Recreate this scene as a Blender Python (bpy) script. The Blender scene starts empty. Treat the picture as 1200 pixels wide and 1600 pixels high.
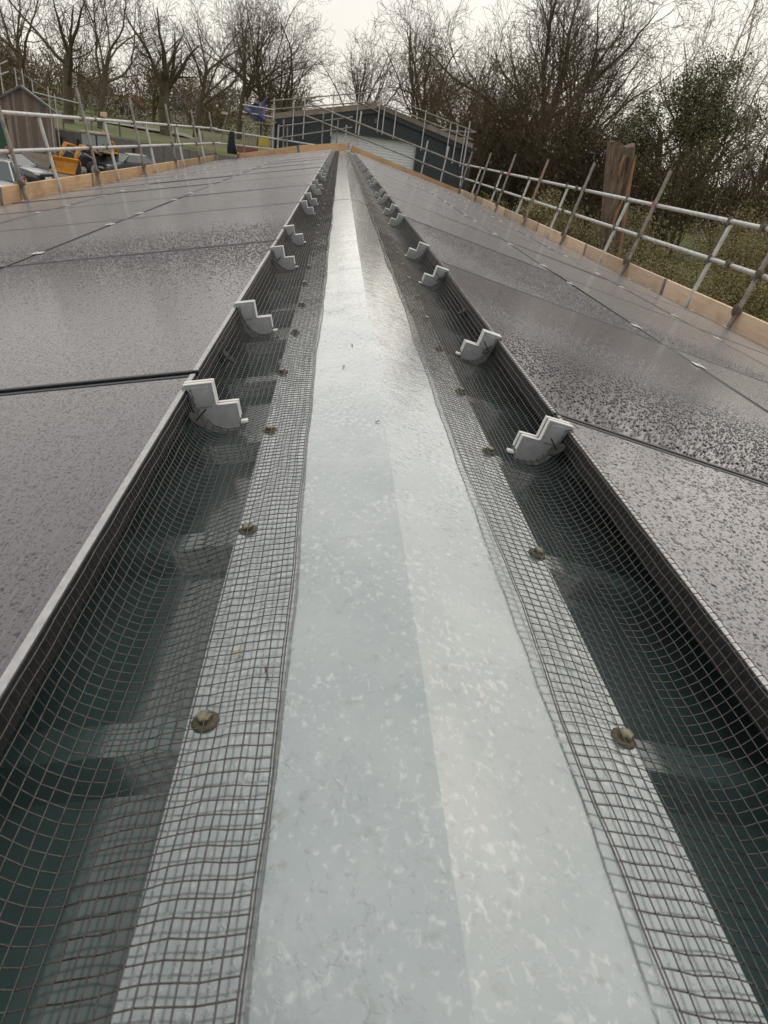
import bpy, math, random
import numpy as np
from mathutils import Matrix, Vector

# ------------------------------------------------------------------ camera, sky, sun, exposure
scene = bpy.context.scene
COL = scene.collection
R = math.radians

def cam_axes(yaw, pitch, roll):
    cy, sy, cp, sp, cr, sr = math.cos(yaw), math.sin(yaw), math.cos(pitch), math.sin(pitch), math.cos(roll), math.sin(roll)
    f = Vector((sy*cp, cy*cp, sp)); r0 = Vector((cy, -sy, 0)); u0 = r0.cross(f)
    return cr*r0 + sr*u0, -sr*r0 + cr*u0, f

cd = bpy.data.cameras.new('camera'); cam = bpy.data.objects.new('camera', cd); COL.objects.link(cam)
cr_, cu_, cf_ = cam_axes(0.12948, -0.51428, 0.14582)
CAM = Vector((-0.11788, 0.0, 0.43239))
cam.matrix_world = Matrix(((cr_.x, cu_.x, -cf_.x, CAM.x), (cr_.y, cu_.y, -cf_.y, CAM.y), (cr_.z, cu_.z, -cf_.z, CAM.z), (0, 0, 0, 1)))
cd.sensor_fit = 'VERTICAL'; cd.sensor_height = 36.0; cd.sensor_width = 27.0
cd.lens = 1015.75/1600*36.0
cd.clip_start = 0.02; cd.clip_end = 2000
cd.dof.use_dof = True; cd.dof.focus_distance = 1.6; cd.dof.aperture_fstop = 16.0
scene.camera = cam

SUN_EL, SUN_AZ = R(42), R(38)            # azimuth measured from +y (straight ahead) towards +x
world = bpy.data.worlds.new('World'); scene.world = world; world.use_nodes = True
wn, wl = world.node_tree.nodes, world.node_tree.links
for n in list(wn): wn.remove(n)
wo = wn.new('ShaderNodeOutputWorld'); bg = wn.new('ShaderNodeBackground')
sky = wn.new('ShaderNodeTexSky'); sky.sky_type = 'NISHITA'; sky.sun_disc = False
sky.sun_elevation = SUN_EL; sky.sun_rotation = SUN_AZ; sky.air_density = 1.5; sky.dust_density = 4.0
tcw = wn.new('ShaderNodeTexCoord'); mpw = wn.new('ShaderNodeMapping'); mpw.inputs['Scale'].default_value = (1.0, 1.0, 2.2)
nz = wn.new('ShaderNodeTexNoise'); nz.inputs['Scale'].default_value = 2.3; nz.inputs['Detail'].default_value = 6; nz.inputs['Roughness'].default_value = 0.55
rp = wn.new('ShaderNodeValToRGB')
rp.color_ramp.elements[0].position = 0.33; rp.color_ramp.elements[0].color = (10.2, 9.75, 9.1, 1)
rp.color_ramp.elements[1].position = 0.66; rp.color_ramp.elements[1].color = (12.5, 12.0, 11.2, 1)
mxw = wn.new('ShaderNodeMix'); mxw.data_type = 'RGBA'; mxw.inputs[0].default_value = 0.86
wl.new(tcw.outputs['Generated'], mpw.inputs['Vector']); wl.new(mpw.outputs['Vector'], nz.inputs['Vector'])
wl.new(nz.outputs['Fac'], rp.inputs['Fac'])
wl.new(sky.outputs['Color'], mxw.inputs[6]); wl.new(rp.outputs['Color'], mxw.inputs[7])
wl.new(mxw.outputs[2], bg.inputs['Color']); bg.inputs['Strength'].default_value = 0.1
wl.new(bg.outputs[0], wo.inputs['Surface'])

sd = bpy.data.lights.new('sun', 'SUN'); sd.energy = 0.9; sd.angle = R(100); sd.color = (1.0, 0.95, 0.88)
sun = bpy.data.objects.new('sun', sd); COL.objects.link(sun)
sdir = Vector((math.sin(SUN_AZ)*math.cos(SUN_EL), math.cos(SUN_AZ)*math.cos(SUN_EL), math.sin(SUN_EL)))
sun.rotation_euler = (-sdir).to_track_quat('-Z', 'Y').to_euler()
sun.location = (0, 0, 30)

scene.view_settings.view_transform = 'Standard'; scene.view_settings.look = 'None'
scene.view_settings.exposure = -0.06; scene.view_settings.gamma = 1.0
scene.view_settings.use_curve_mapping = False
scene.render.engine = 'CYCLES'
scene.cycles.max_bounces = 6; scene.cycles.use_denoising = True

# ------------------------------------------------------------------ materials
MATS = {}
def nodes_of(name):
    m = bpy.data.materials.new(name); m.use_nodes = True
    nt = m.node_tree; b = nt.nodes['Principled BSDF']
    return m, nt.nodes, nt.links, b

def mth(N, L, op, a, b=None, c=None, clamp=False):
    n = N.new('ShaderNodeMath'); n.operation = op; n.use_clamp = clamp
    for i, v in enumerate((a, b, c)):
        if v is None: continue
        if isinstance(v, (int, float)): n.inputs[i].default_value = v
        else: L.new(v, n.inputs[i])
    return n.outputs[0]

def pm(name, c1, c2=None, scale=6.0, rough=0.6, metal=0.0, bump=0.0, bscale=None, stretch=(1, 1, 1), rvar=0.0, lo=0.35, hi=0.65, spec=0.5, coat=0.0):
    if name in MATS: return MATS[name]
    m, N, L, b = nodes_of(name)
    if c2 is None: c2 = tuple(x*0.75 for x in c1)
    tc = N.new('ShaderNodeTexCoord'); mp = N.new('ShaderNodeMapping'); mp.inputs['Scale'].default_value = stretch
    L.new(tc.outputs['Object'], mp.inputs['Vector'])
    n1 = N.new('ShaderNodeTexNoise'); n1.inputs['Scale'].default_value = scale; n1.inputs['Detail'].default_value = 7; n1.inputs['Roughness'].default_value = 0.62
    L.new(mp.outputs['Vector'], n1.inputs['Vector'])
    r = N.new('ShaderNodeValToRGB'); r.color_ramp.elements[0].position = lo; r.color_ramp.elements[1].position = hi
    r.color_ramp.elements[0].color = (*c1, 1); r.color_ramp.elements[1].color = (*c2, 1)
    L.new(n1.outputs['Fac'], r.inputs['Fac']); L.new(r.outputs['Color'], b.inputs['Base Color'])
    b.inputs['Roughness'].default_value = rough; b.inputs['Metallic'].default_value = metal
    b.inputs['Specular IOR Level'].default_value = spec; b.inputs['Coat Weight'].default_value = coat
    if rvar: L.new(mth(N, L, 'MULTIPLY_ADD', n1.outputs['Fac'], rvar, rough - rvar*0.5), b.inputs['Roughness'])
    if bump:
        n2 = N.new('ShaderNodeTexNoise'); n2.inputs['Scale'].default_value = bscale or scale*5; n2.inputs['Detail'].default_value = 5
        L.new(mp.outputs['Vector'], n2.inputs['Vector'])
        bp = N.new('ShaderNodeBump'); bp.inputs['Strength'].default_value = 1.0; bp.inputs['Distance'].default_value = bump
        L.new(n2.outputs['Fac'], bp.inputs['Height']); L.new(bp.outputs['Normal'], b.inputs['Normal'])
    MATS[name] = m
    return m

def drop_layer(N, L, vec, scale, keep, rmin, rmax, off=0.0):
    """height of sessile water drops: one random drop in some of the cells"""
    mp = N.new('ShaderNodeMapping'); mp.inputs['Location'].default_value = (off, off*1.7, 0)
    L.new(vec, mp.inputs['Vector'])
    v = N.new('ShaderNodeTexVoronoi'); v.voronoi_dimensions = '2D'; v.feature = 'F1'; v.inputs['Scale'].default_value = scale; v.inputs['Randomness'].default_value = 0.9
    L.new(mp.outputs['Vector'], v.inputs['Vector'])
    sp = N.new('ShaderNodeSeparateColor'); L.new(v.outputs['Color'], sp.inputs[0])
    rad = mth(N, L, 'MULTIPLY_ADD', sp.outputs[1], rmax - rmin, rmin)
    q = mth(N, L, 'DIVIDE', v.outputs['Distance'], rad)
    h = mth(N, L, 'SUBTRACT', 1.0, mth(N, L, 'MULTIPLY', q, q), clamp=True)
    on = mth(N, L, 'LESS_THAN', sp.outputs[0], keep)
    return mth(N, L, 'MULTIPLY', mth(N, L, 'MULTIPLY', h, on), mth(N, L, 'DIVIDE', rad, scale))

def glass_material(name, haze, big):
    m, N, L, b = nodes_of(name)
    tc = N.new('ShaderNodeTexCoord'); oi = N.new('ShaderNodeObjectInfo')
    add = N.new('ShaderNodeVectorMath'); add.operation = 'ADD'
    cmb = N.new('ShaderNodeCombineXYZ'); s = mth(N, L, 'MULTIPLY', oi.outputs['Random'], 37.0)
    L.new(s, cmb.inputs[0]); L.new(s, cmb.inputs[1]); L.new(tc.outputs['Object'], add.inputs[0]); L.new(cmb.outputs[0], add.inputs[1])
    warp = N.new('ShaderNodeTexNoise'); warp.inputs['Scale'].default_value = 160; warp.inputs['Detail'].default_value = 2
    L.new(add.outputs[0], warp.inputs['Vector'])
    wv = N.new('ShaderNodeVectorMath'); wv.operation = 'MULTIPLY_ADD'
    L.new(warp.outputs['Color'], wv.inputs[0]); wv.inputs[1].default_value = (0.003, 0.003, 0); L.new(add.outputs[0], wv.inputs[2])
    h1 = drop_layer(N, L, wv.outputs[0], 105, 0.7, 0.18, 0.52)
    h2 = drop_layer(N, L, wv.outputs[0], 210, 0.5, 0.2, 0.45, 3.3)
    h = mth(N, L, 'MAXIMUM', h1, h2) if big else h2
    bp = N.new('ShaderNodeBump'); bp.inputs['Strength'].default_value = 1.0; bp.inputs['Distance'].default_value = 0.42
    L.new(h, bp.inputs['Height']); L.new(bp.outputs['Normal'], b.inputs['Normal'])
    # printed cell lines under the glass
    sx = N.new('ShaderNodeSeparateXYZ'); L.new(tc.outputs['Object'], sx.inputs[0])
    fx = mth(N, L, 'FRACT', mth(N, L, 'DIVIDE', sx.outputs[0], 0.0186))
    line = mth(N, L, 'LESS_THAN', fx, 0.035)
    fc = mth(N, L, 'FRACT', mth(N, L, 'DIVIDE', sx.outputs[0], 0.186)); lc = mth(N, L, 'LESS_THAN', fc, 0.012)
    fy = mth(N, L, 'FRACT', mth(N, L, 'DIVIDE', sx.outputs[1], 0.0915)); ly = mth(N, L, 'LESS_THAN', fy, 0.02)
    gap = mth(N, L, 'MAXIMUM', lc, ly)
    mx = N.new('ShaderNodeMix'); mx.data_type = 'RGBA'; L.new(line, mx.inputs[0])
    mx.inputs[6].default_value = (0.022, 0.014, 0.027, 1); mx.inputs[7].default_value = (0.11, 0.10, 0.11, 1)
    mx2 = N.new('ShaderNodeMix'); mx2.data_type = 'RGBA'; L.new(gap, mx2.inputs[0]); L.new(mx.outputs[2], mx2.inputs[6]); mx2.inputs[7].default_value = (0.014, 0.012, 0.016, 1)
    L.new(mx2.outputs[2], b.inputs['Base Color'])
    b.inputs['IOR'].default_value = 2.05; b.inputs['Specular IOR Level'].default_value = 0.5
    wet = mth(N, L, 'GREATER_THAN', h, 0.00001)
    b.inputs['Coat Weight'].default_value = haze; b.inputs['Coat Roughness'].default_value = 0.55; b.inputs['Coat IOR'].default_value = 1.5
    L.new(mth(N, L, 'MULTIPLY_ADD', wet, -0.05, 0.13 + 0.12*haze), b.inputs['Roughness'])
    return m

def cap_material():
    m, N, L, b = nodes_of('wet_grey_capping')
    tc = N.new('ShaderNodeTexCoord')
    n1 = N.new('ShaderNodeTexNoise'); n1.inputs['Scale'].default_value = 5; n1.inputs['Detail'].default_value = 8; n1.inputs['Roughness'].default_value = 0.6
    L.new(tc.outputs['Object'], n1.inputs['Vector'])
    r = N.new('ShaderNodeValToRGB'); r.color_ramp.elements[0].position = 0.36; r.color_ramp.elements[1].position = 0.68
    r.color_ramp.elements[0].color = (0.240, 0.278, 0.288, 1); r.color_ramp.elements[1].color = (0.312, 0.343, 0.351, 1)
    L.new(n1.outputs['Fac'], r.inputs['Fac'])
    # brown algae staining, mostly on the right-hand fall further along
    sx = N.new('ShaderNodeSeparateXYZ'); L.new(tc.outputs['Object'], sx.inputs[0])
    n3 = N.new('ShaderNodeTexNoise'); n3.inputs['Scale'].default_value = 14; n3.inputs['Detail'].default_value = 9; n3.inputs['Roughness'].default_value = 0.7
    mp = N.new('ShaderNodeMapping'); mp.inputs['Scale'].default_value = (2.2, 0.5, 1); L.new(tc.outputs['Object'], mp.inputs['Vector']); L.new(mp.outputs[0], n3.inputs['Vector'])
    rt = N.new('ShaderNodeMapRange'); L.new(sx.outputs[0], rt.inputs[0]); rt.inputs[1].default_value = 0.004; rt.inputs[2].default_value = 0.03
    fy = N.new('ShaderNodeMapRange'); L.new(sx.outputs[1], fy.inputs[0]); fy.inputs[1].default_value = 1.25; fy.inputs[2].default_value = 2.2
    st = N.new('ShaderNodeMapRange'); L.new(n3.outputs['Fac'], st.inputs[0]); st.inputs[1].default_value = 0.38; st.inputs[2].default_value = 0.62
    f = mth(N, L, 'MULTIPLY', mth(N, L, 'MULTIPLY', rt.outputs[0], fy.outputs[0]), mth(N, L, 'MULTIPLY_ADD', st.outputs[0], 0.6, 0.38))
    # faint grime specks everywhere
    n4 = N.new('ShaderNodeTexNoise'); n4.inputs['Scale'].default_value = 60; n4.inputs['Detail'].default_value = 6; L.new(tc.outputs['Object'], n4.inputs['Vector'])
    sp = N.new('ShaderNodeMapRange'); L.new(n4.outputs['Fac'], sp.inputs[0]); sp.inputs[1].default_value = 0.6; sp.inputs[2].default_value = 0.78; sp.inputs[4].default_value = 0.35
    f = mth(N, L, 'MAXIMUM', f, sp.outputs[0])
    mx = N.new('ShaderNodeMix'); mx.data_type = 'RGBA'; L.new(f, mx.inputs[0]); L.new(r.outputs['Color'], mx.inputs[6]); mx.inputs[7].default_value = (0.135, 0.118, 0.085, 1)
    nm = N.new('ShaderNodeTexNoise'); nm.inputs['Scale'].default_value = 135; nm.inputs['Detail'].default_value = 5; nm.inputs['Roughness'].default_value = 0.6; nm.inputs['Distortion'].default_value = 0.35  # pale flecks: sky glints off the water film, put into the base colour
    mpm = N.new('ShaderNodeMapping'); mpm.inputs['Scale'].default_value = (1.0, 0.75, 1); mpm.inputs['Rotation'].default_value = (0, 0, 0.5); L.new(tc.outputs['Object'], mpm.inputs['Vector']); L.new(mpm.outputs[0], nm.inputs['Vector'])
    nb = N.new('ShaderNodeTexNoise'); nb.inputs['Scale'].default_value = 6; nb.inputs['Detail'].default_value = 3; L.new(tc.outputs['Object'], nb.inputs['Vector'])
    glint = mth(N, L, 'MULTIPLY', mth(N, L, 'SUBTRACT', nm.outputs['Fac'], mth(N, L, 'MULTIPLY_ADD', nb.outputs['Fac'], -0.36, 0.728)), 8.0, clamp=True)
    mxm = N.new('ShaderNodeMix'); mxm.data_type = 'RGBA'; L.new(mth(N, L, 'MULTIPLY', glint, 0.24), mxm.inputs[0]); L.new(mx.outputs[2], mxm.inputs[6]); mxm.inputs[7].default_value = (0.66, 0.68, 0.67, 1)
    L.new(mxm.outputs[2], b.inputs['Base Color'])
    # broken film of water: islands standing 0.4 mm proud, rippled
    n2 = N.new('ShaderNodeTexNoise'); n2.inputs['Scale'].default_value = 110; n2.inputs['Detail'].default_value = 4.5; n2.inputs['Roughness'].default_value = 0.55; n2.inputs['Distortion'].default_value = 0.6
    L.new(tc.outputs['Object'], n2.inputs['Vector'])
    big = N.new('ShaderNodeTexNoise'); big.inputs['Scale'].default_value = 9; big.inputs['Detail'].default_value = 3; L.new(tc.outputs['Object'], big.inputs['Vector'])
    thr = mth(N, L, 'MULTIPLY_ADD', big.outputs['Fac'], 0.45, 0.36)
    isl = mth(N, L, 'MULTIPLY', mth(N, L, 'SUBTRACT', n2.outputs['Fac'], thr), 9.0, clamp=True)
    rip = N.new('ShaderNodeTexNoise'); rip.inputs['Scale'].default_value = 28; rip.inputs['Detail'].default_value = 3; L.new(tc.outputs['Object'], rip.inputs['Vector'])
    hh = mth(N, L, 'ADD', mth(N, L, 'MULTIPLY', isl, 0.00016), mth(N, L, 'MULTIPLY', rip.outputs['Fac'], 0.0007))
    bp = N.new('ShaderNodeBump'); bp.inputs['Strength'].default_value = 1.0; bp.inputs['Distance'].default_value = 1.0
    L.new(hh, bp.inputs['Height'])
    L.new(bp.outputs['Normal'], b.inputs['Coat Normal'])
    b.inputs['Roughness'].default_value = 0.17; b.inputs['Metallic'].default_value = 0.6; b.inputs['Coat Weight'].default_value = 0.6; b.inputs['Coat IOR'].default_value = 1.4
    L.new(bp.outputs['Normal'], b.inputs['Normal'])
    L.new(mth(N, L, 'MULTIPLY_ADD', isl, -0.04, 0.09), b.inputs['Coat Roughness'])
    return m

def wood_material(name, c1, c2, c3, scale=3.0):
    m, N, L, b = nodes_of(name)
    tc = N.new('ShaderNodeTexCoord'); oi = N.new('ShaderNodeObjectInfo')
    add = N.new('ShaderNodeVectorMath'); add.operation = 'ADD'; cmb = N.new('ShaderNodeCombineXYZ')
    s = mth(N, L, 'MULTIPLY', oi.outputs['Random'], 23.0); L.new(s, cmb.inputs[0]); L.new(s, cmb.inputs[1]); L.new(tc.outputs['Object'], add.inputs[0]); L.new(cmb.outputs[0], add.inputs[1])
    mp = N.new('ShaderNodeMapping'); mp.inputs['Scale'].default_value = (1.0, 14.0, 14.0); L.new(add.outputs[0], mp.inputs['Vector'])
    n1 = N.new('ShaderNodeTexNoise'); n1.inputs['Scale'].default_value = scale; n1.inputs['Detail'].default_value = 8; L.new(mp.outputs[0], n1.inputs['Vector'])
    n2 = N.new('ShaderNodeTexNoise'); n2.inputs['Scale'].default_value = 2.2; n2.inputs['Detail'].default_value = 4; L.new(add.outputs[0], n2.inputs['Vector'])
    r = N.new('ShaderNodeValToRGB'); r.color_ramp.elements[0].position = 0.3; r.color_ramp.elements[1].position = 0.7
    r.color_ramp.elements[0].color = (*c1, 1); r.color_ramp.elements[1].color = (*c2, 1); L.new(n1.outputs['Fac'], r.inputs['Fac'])
    st = N.new('ShaderNodeMapRange'); L.new(n2.outputs['Fac'], st.inputs[0]); st.inputs[1].default_value = 0.5; st.inputs[2].default_value = 0.7; st.inputs[4].default_value = 0.7
    mx = N.new('ShaderNodeMix'); mx.data_type = 'RGBA'; L.new(st.outputs[0], mx.inputs[0]); L.new(r.outputs['Color'], mx.inputs[6]); mx.inputs[7].default_value = (*c3, 1)
    hv = N.new('ShaderNodeHueSaturation'); L.new(mx.outputs[2], hv.inputs['Color']); L.new(mth(N, L, 'MULTIPLY_ADD', oi.outputs['Random'], 0.5, 0.75), hv.inputs['Value'])
    L.new(hv.outputs['Color'], b.inputs['Base Color']); b.inputs['Roughness'].default_value = 0.75
    bp = N.new('ShaderNodeBump'); bp.inputs['Distance'].default_value = 0.002; L.new(n1.outputs['Fac'], bp.inputs['Height']); L.new(bp.outputs['Normal'], b.inputs['Normal'])
    MATS[name] = m
    return m

def glassy(name, c, rough=0.05):
    m, N, L, b = nodes_of(name); b.inputs['Base Color'].default_value = (*c, 1); b.inputs['Roughness'].default_value = rough
    n1 = N.new('ShaderNodeTexNoise'); n1.inputs['Scale'].default_value = 3
    L.new(mth(N, L, 'MULTIPLY_ADD', n1.outputs['Fac'], 0.08, rough), b.inputs['Roughness'])
    b.inputs['Specular IOR Level'].default_value = 0.8; MATS[name] = m
    return m

M_GLASS = glass_material('panel_glass', 0.30, False); M_GLASSF = glass_material('panel_glass_fine_rain', 0.38, True); M_CAP = cap_material()
M_FRAME = pm('black_anodised_frame', (0.009, 0.009, 0.010), (0.022, 0.021, 0.023), 90, 0.4, 0.0, 0.0010, 260, rvar=0.2, spec=0.35)
M_EDGE = pm('frame_edge_sheen', (0.34, 0.335, 0.345), (0.46, 0.455, 0.46), 70, 0.3, 0.4, 0.0006, 200)  # light grey: sky sheen on the frame top put into the colour
M_CLAMP = pm('silver_clamp', (0.75, 0.75, 0.74), (0.6, 0.6, 0.6), 30, 0.3, 1.0)
M_SHEET = pm('dark_green_roof_sheet', (0.040, 0.068, 0.069), (0.058, 0.090, 0.089), 7, 0.11, 0.0, 0.0002, 18, rvar=0.06, spec=0.9)
M_WIRE = pm('coated_wire', (0.055, 0.046, 0.043), (0.10, 0.09, 0.085), 200, 0.22, 0.6, spec=0.8)
M_CLIP = pm('grey_clip_plastic', (0.30, 0.31, 0.32), (0.24, 0.25, 0.26), 60, 0.4, 0.0, 0.0002, 400)
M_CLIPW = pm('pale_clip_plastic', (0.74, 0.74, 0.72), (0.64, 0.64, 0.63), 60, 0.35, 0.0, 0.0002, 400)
M_WASH = pm('black_push_washer', (0.016, 0.016, 0.017), (0.03, 0.03, 0.03), 80, 0.7, spec=0.2)
M_SCREW = pm('mossy_screw', (0.115, 0.105, 0.055), (0.06, 0.05, 0.028), 150, 0.5, 0.2, 0.001, 300)
M_SCREWH = pm('tarnished_screw_head', (0.20, 0.19, 0.14), (0.07, 0.06, 0.035), 160, 0.35, 0.6, 0.0006, 300)
M_STEEL = pm('galvanised_tube', (0.52, 0.53, 0.52), (0.36, 0.36, 0.35), 9, 0.42, 0.35, 0.0006, 60, rvar=0.25)
M_STEELD = pm('weathered_tube', (0.30, 0.28, 0.26), (0.17, 0.15, 0.135), 12, 0.5, 0.3, 0.0006, 60, rvar=0.25)
M_RUST = pm('rusty_tube', (0.23, 0.13, 0.08), (0.30, 0.25, 0.21), 10, 0.65, 0.1, 0.0008, 70)
M_COUP = pm('dark_coupler', (0.085, 0.075, 0.068), (0.17, 0.13, 0.10), 40, 0.5, 0.5, 0.001, 120)
M_COUPR = pm('red_coupler', (0.42, 0.09, 0.08), (0.30, 0.10, 0.08), 40, 0.5, 0.0)
M_BOARDP = wood_material('pale_lit_board', (0.56, 0.40, 0.28), (0.64, 0.49, 0.36), (0.38, 0.25, 0.16))  # paler than the left boards: light on the right side put into the tone
M_BOARDO = wood_material('orange_scaffold_board', (0.42, 0.26, 0.14), (0.54, 0.36, 0.21), (0.26, 0.16, 0.09))
M_BOARDD = wood_material('weathered_brown_board', (0.17, 0.14, 0.115), (0.24, 0.20, 0.165), (0.12, 0.10, 0.085))
M_SLATE = pm('slate_blue_cladding', (0.015, 0.022, 0.030), (0.021, 0.029, 0.038), 4, 0.45, 0.0, 0.0)
M_DOORG = pm('pale_roller_door', (0.60, 0.63, 0.65), (0.54, 0.57, 0.59), 3, 0.45)
M_ROOFD = pm('dark_metal_roof', (0.06, 0.07, 0.075), (0.09, 0.10, 0.105), 4, 0.35)
M_WALL = pm('grey_block_wall', (0.13, 0.125, 0.12), (0.20, 0.19, 0.18), 3, 0.85, 0, 0.01, 20)
M_PLINTH = pm('pale_plinth', (0.34, 0.30, 0.25), (0.25, 0.22, 0.18), 3, 0.85)
M_TIMB = [pm('weathered_timber_%d' % i, c, tuple(x*0.7 for x in c), 3, 0.8, 0, 0.002, 20, (8, 8, 1)) for i, c in enumerate(((0.17, 0.13, 0.105), (0.22, 0.175, 0.145), (0.14, 0.115, 0.10), (0.255, 0.215, 0.18)))]
M_GREEN = pm('green_door_paint', (0.018, 0.075, 0.042), (0.014, 0.055, 0.034), 3, 0.5)
M_BARK = pm('oak_bark', (0.065, 0.050, 0.032), (0.115, 0.092, 0.058), 5, 0.9, 0, 0.02, 14, (1, 1, 0.35))
M_TWIG = pm('bare_twig', (0.078, 0.056, 0.033), (0.115, 0.086, 0.052), 1.5, 0.9)
M_TWIGP = pm('pale_twig', (0.26, 0.225, 0.18), (0.19, 0.16, 0.125), 1.5, 0.9)
M_BIRCH = pm('birch_bark', (0.50, 0.46, 0.40), (0.26, 0.22, 0.18), 4, 0.8, 0, 0.004, 20, (1, 1, 3))
M_WOODS = pm('far_wood_twigs', (0.120, 0.092, 0.050), (0.155, 0.120, 0.070), 0.15, 0.95)
M_IVY = pm('ivy_leaf', (0.070, 0.072, 0.024), (0.115, 0.102, 0.042), 1.3, 0.5)
M_BUSH = pm('yellow_green_leaf', (0.15, 0.135, 0.042), (0.225, 0.19, 0.075), 1.1, 0.6)
M_BUSHD = pm('olive_leaf', (0.115, 0.098, 0.034), (0.165, 0.132, 0.052), 1.1, 0.6)
M_DEAD = pm('dead_brown_leaf', (0.105, 0.080, 0.042), (0.135, 0.105, 0.052), 1.1, 0.8)
M_STUMP = pm('dead_trunk_wood', (0.075, 0.052, 0.036), (0.24, 0.18, 0.135), 2.6, 0.92, 0, 0.10, 6, (4, 4, 0.5))
M_STUMPO = pm('orange_heartwood', (0.27, 0.165, 0.095), (0.17, 0.085, 0.045), 3, 0.85, 0, 0.02, 12, (4, 4, 0.5))
M_HOLE = pm('rotten_hollow', (0.035, 0.022, 0.014), (0.06, 0.035, 0.02), 6, 0.95)
M_YELL = pm('digger_yellow', (0.50, 0.215, 0.012), (0.38, 0.155, 0.012), 3, 0.45, rvar=0.2)
M_BLACK = pm('black_rubber', (0.018, 0.018, 0.019), (0.03, 0.03, 0.03), 8, 0.7)
M_CARS = pm('silver_car_paint', (0.50, 0.52, 0.53), (0.47, 0.49, 0.50), 2, 0.25, 0.5, coat=1)
M_CARD = pm('dark_car_paint', (0.030, 0.034, 0.040), (0.024, 0.028, 0.034), 2, 0.2, 0.2, coat=1)
M_CARG = pm('grey_car_paint', (0.13, 0.14, 0.15), (0.11, 0.12, 0.13), 2, 0.22, 0.4, coat=1)
M_CGLASS = glassy('car_glass', (0.055, 0.075, 0.08)); M_KGLASS = glassy('cab_glass', (0.26, 0.30, 0.31)); M_LAMP = glassy('clear_lamp', (0.65, 0.66, 0.66)); M_AMBER = pm('amber_beacon', (0.8, 0.32, 0.02), (0.7, 0.28, 0.02), 5, 0.3)  # cab glass paled: bright background behind it put into the colour
M_PLATE = pm('plate_white', (0.7, 0.7, 0.68), (0.65, 0.65, 0.62), 5, 0.4); M_REDL = pm('tail_red', (0.35, 0.02, 0.02), (0.3, 0.02, 0.02), 5, 0.3)
M_BLUE = pm('blue_tarp', (0.028, 0.028, 0.085), (0.045, 0.045, 0.13), 4, 0.45, 0, 0.01, 12)
M_NAVY = pm('navy_cloth', (0.010, 0.011, 0.018), (0.018, 0.019, 0.028), 8, 0.9, 0, 0.01, 20)
M_YSHEET = pm('yellow_barrier', (0.42, 0.34, 0.05), (0.36, 0.27, 0.04), 5, 0.6)
M_REDB = pm('dull_red_barrier', (0.22, 0.06, 0.045), (0.17, 0.05, 0.04), 5, 0.6)
M_WHITEW = pm('white_render', (0.66, 0.64, 0.61), (0.55, 0.53, 0.5), 2, 0.8)
M_BRICK = pm('brick_wall_far', (0.25, 0.13, 0.09), (0.2, 0.1, 0.07), 2, 0.85)

# ------------------------------------------------------------------ helpers
def tagp(o, label, cat, group=None):
    o['label'] = label; o['category'] = cat
    if group: o['group'] = group
    return o
def struct(o): o['kind'] = 'structure'; return o
def mesh_from(name, V, F, smooth=False):
    me = bpy.data.meshes.new(name)
    me.from_pydata([tuple(v) for v in V], [], [tuple(f) for f in F])
    if smooth: me.polygons.foreach_set('use_smooth', [True]*len(me.polygons))
    me.update(); return me
def mesh_np(name, V, Q, smooth=False):
    """V (n,3) array, Q (m,k) array of equal-sized faces"""
    me = bpy.data.meshes.new(name); V = np.asarray(V, np.float32); Q = np.asarray(Q, np.int32)
    me.vertices.add(len(V)); me.vertices.foreach_set('co', V.ravel())
    k = Q.shape[1]; me.loops.add(Q.size); me.loops.foreach_set('vertex_index', Q.ravel())
    me.polygons.add(len(Q)); me.polygons.foreach_set('loop_start', np.arange(0, Q.size, k, dtype=np.int32))
    me.polygons.foreach_set('loop_total', np.full(len(Q), k, np.int32))
    if smooth: me.polygons.foreach_set('use_smooth', np.ones(len(Q), bool))
    me.update(calc_edges=True); return me
def put(name, me, mat, parent=None, mw=None):
    o = bpy.data.objects.new(name, me); COL.objects.link(o)
    if mat is not None and me is not None and len(me.materials) == 0: me.materials.append(mat)
    if parent is not None: o.parent = parent
    if mw is not None:
        if parent is not None: o.matrix_basis = mw
        else: o.matrix_world = mw
    return o
def thing(name, label, cat, mw=None, group=None):
    o = bpy.data.objects.new(name, None); COL.objects.link(o); o.empty_display_size = 0.1
    if mw is not None: o.matrix_world = mw
    return tagp(o, label, cat, group)
T = Matrix.Translation

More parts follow.
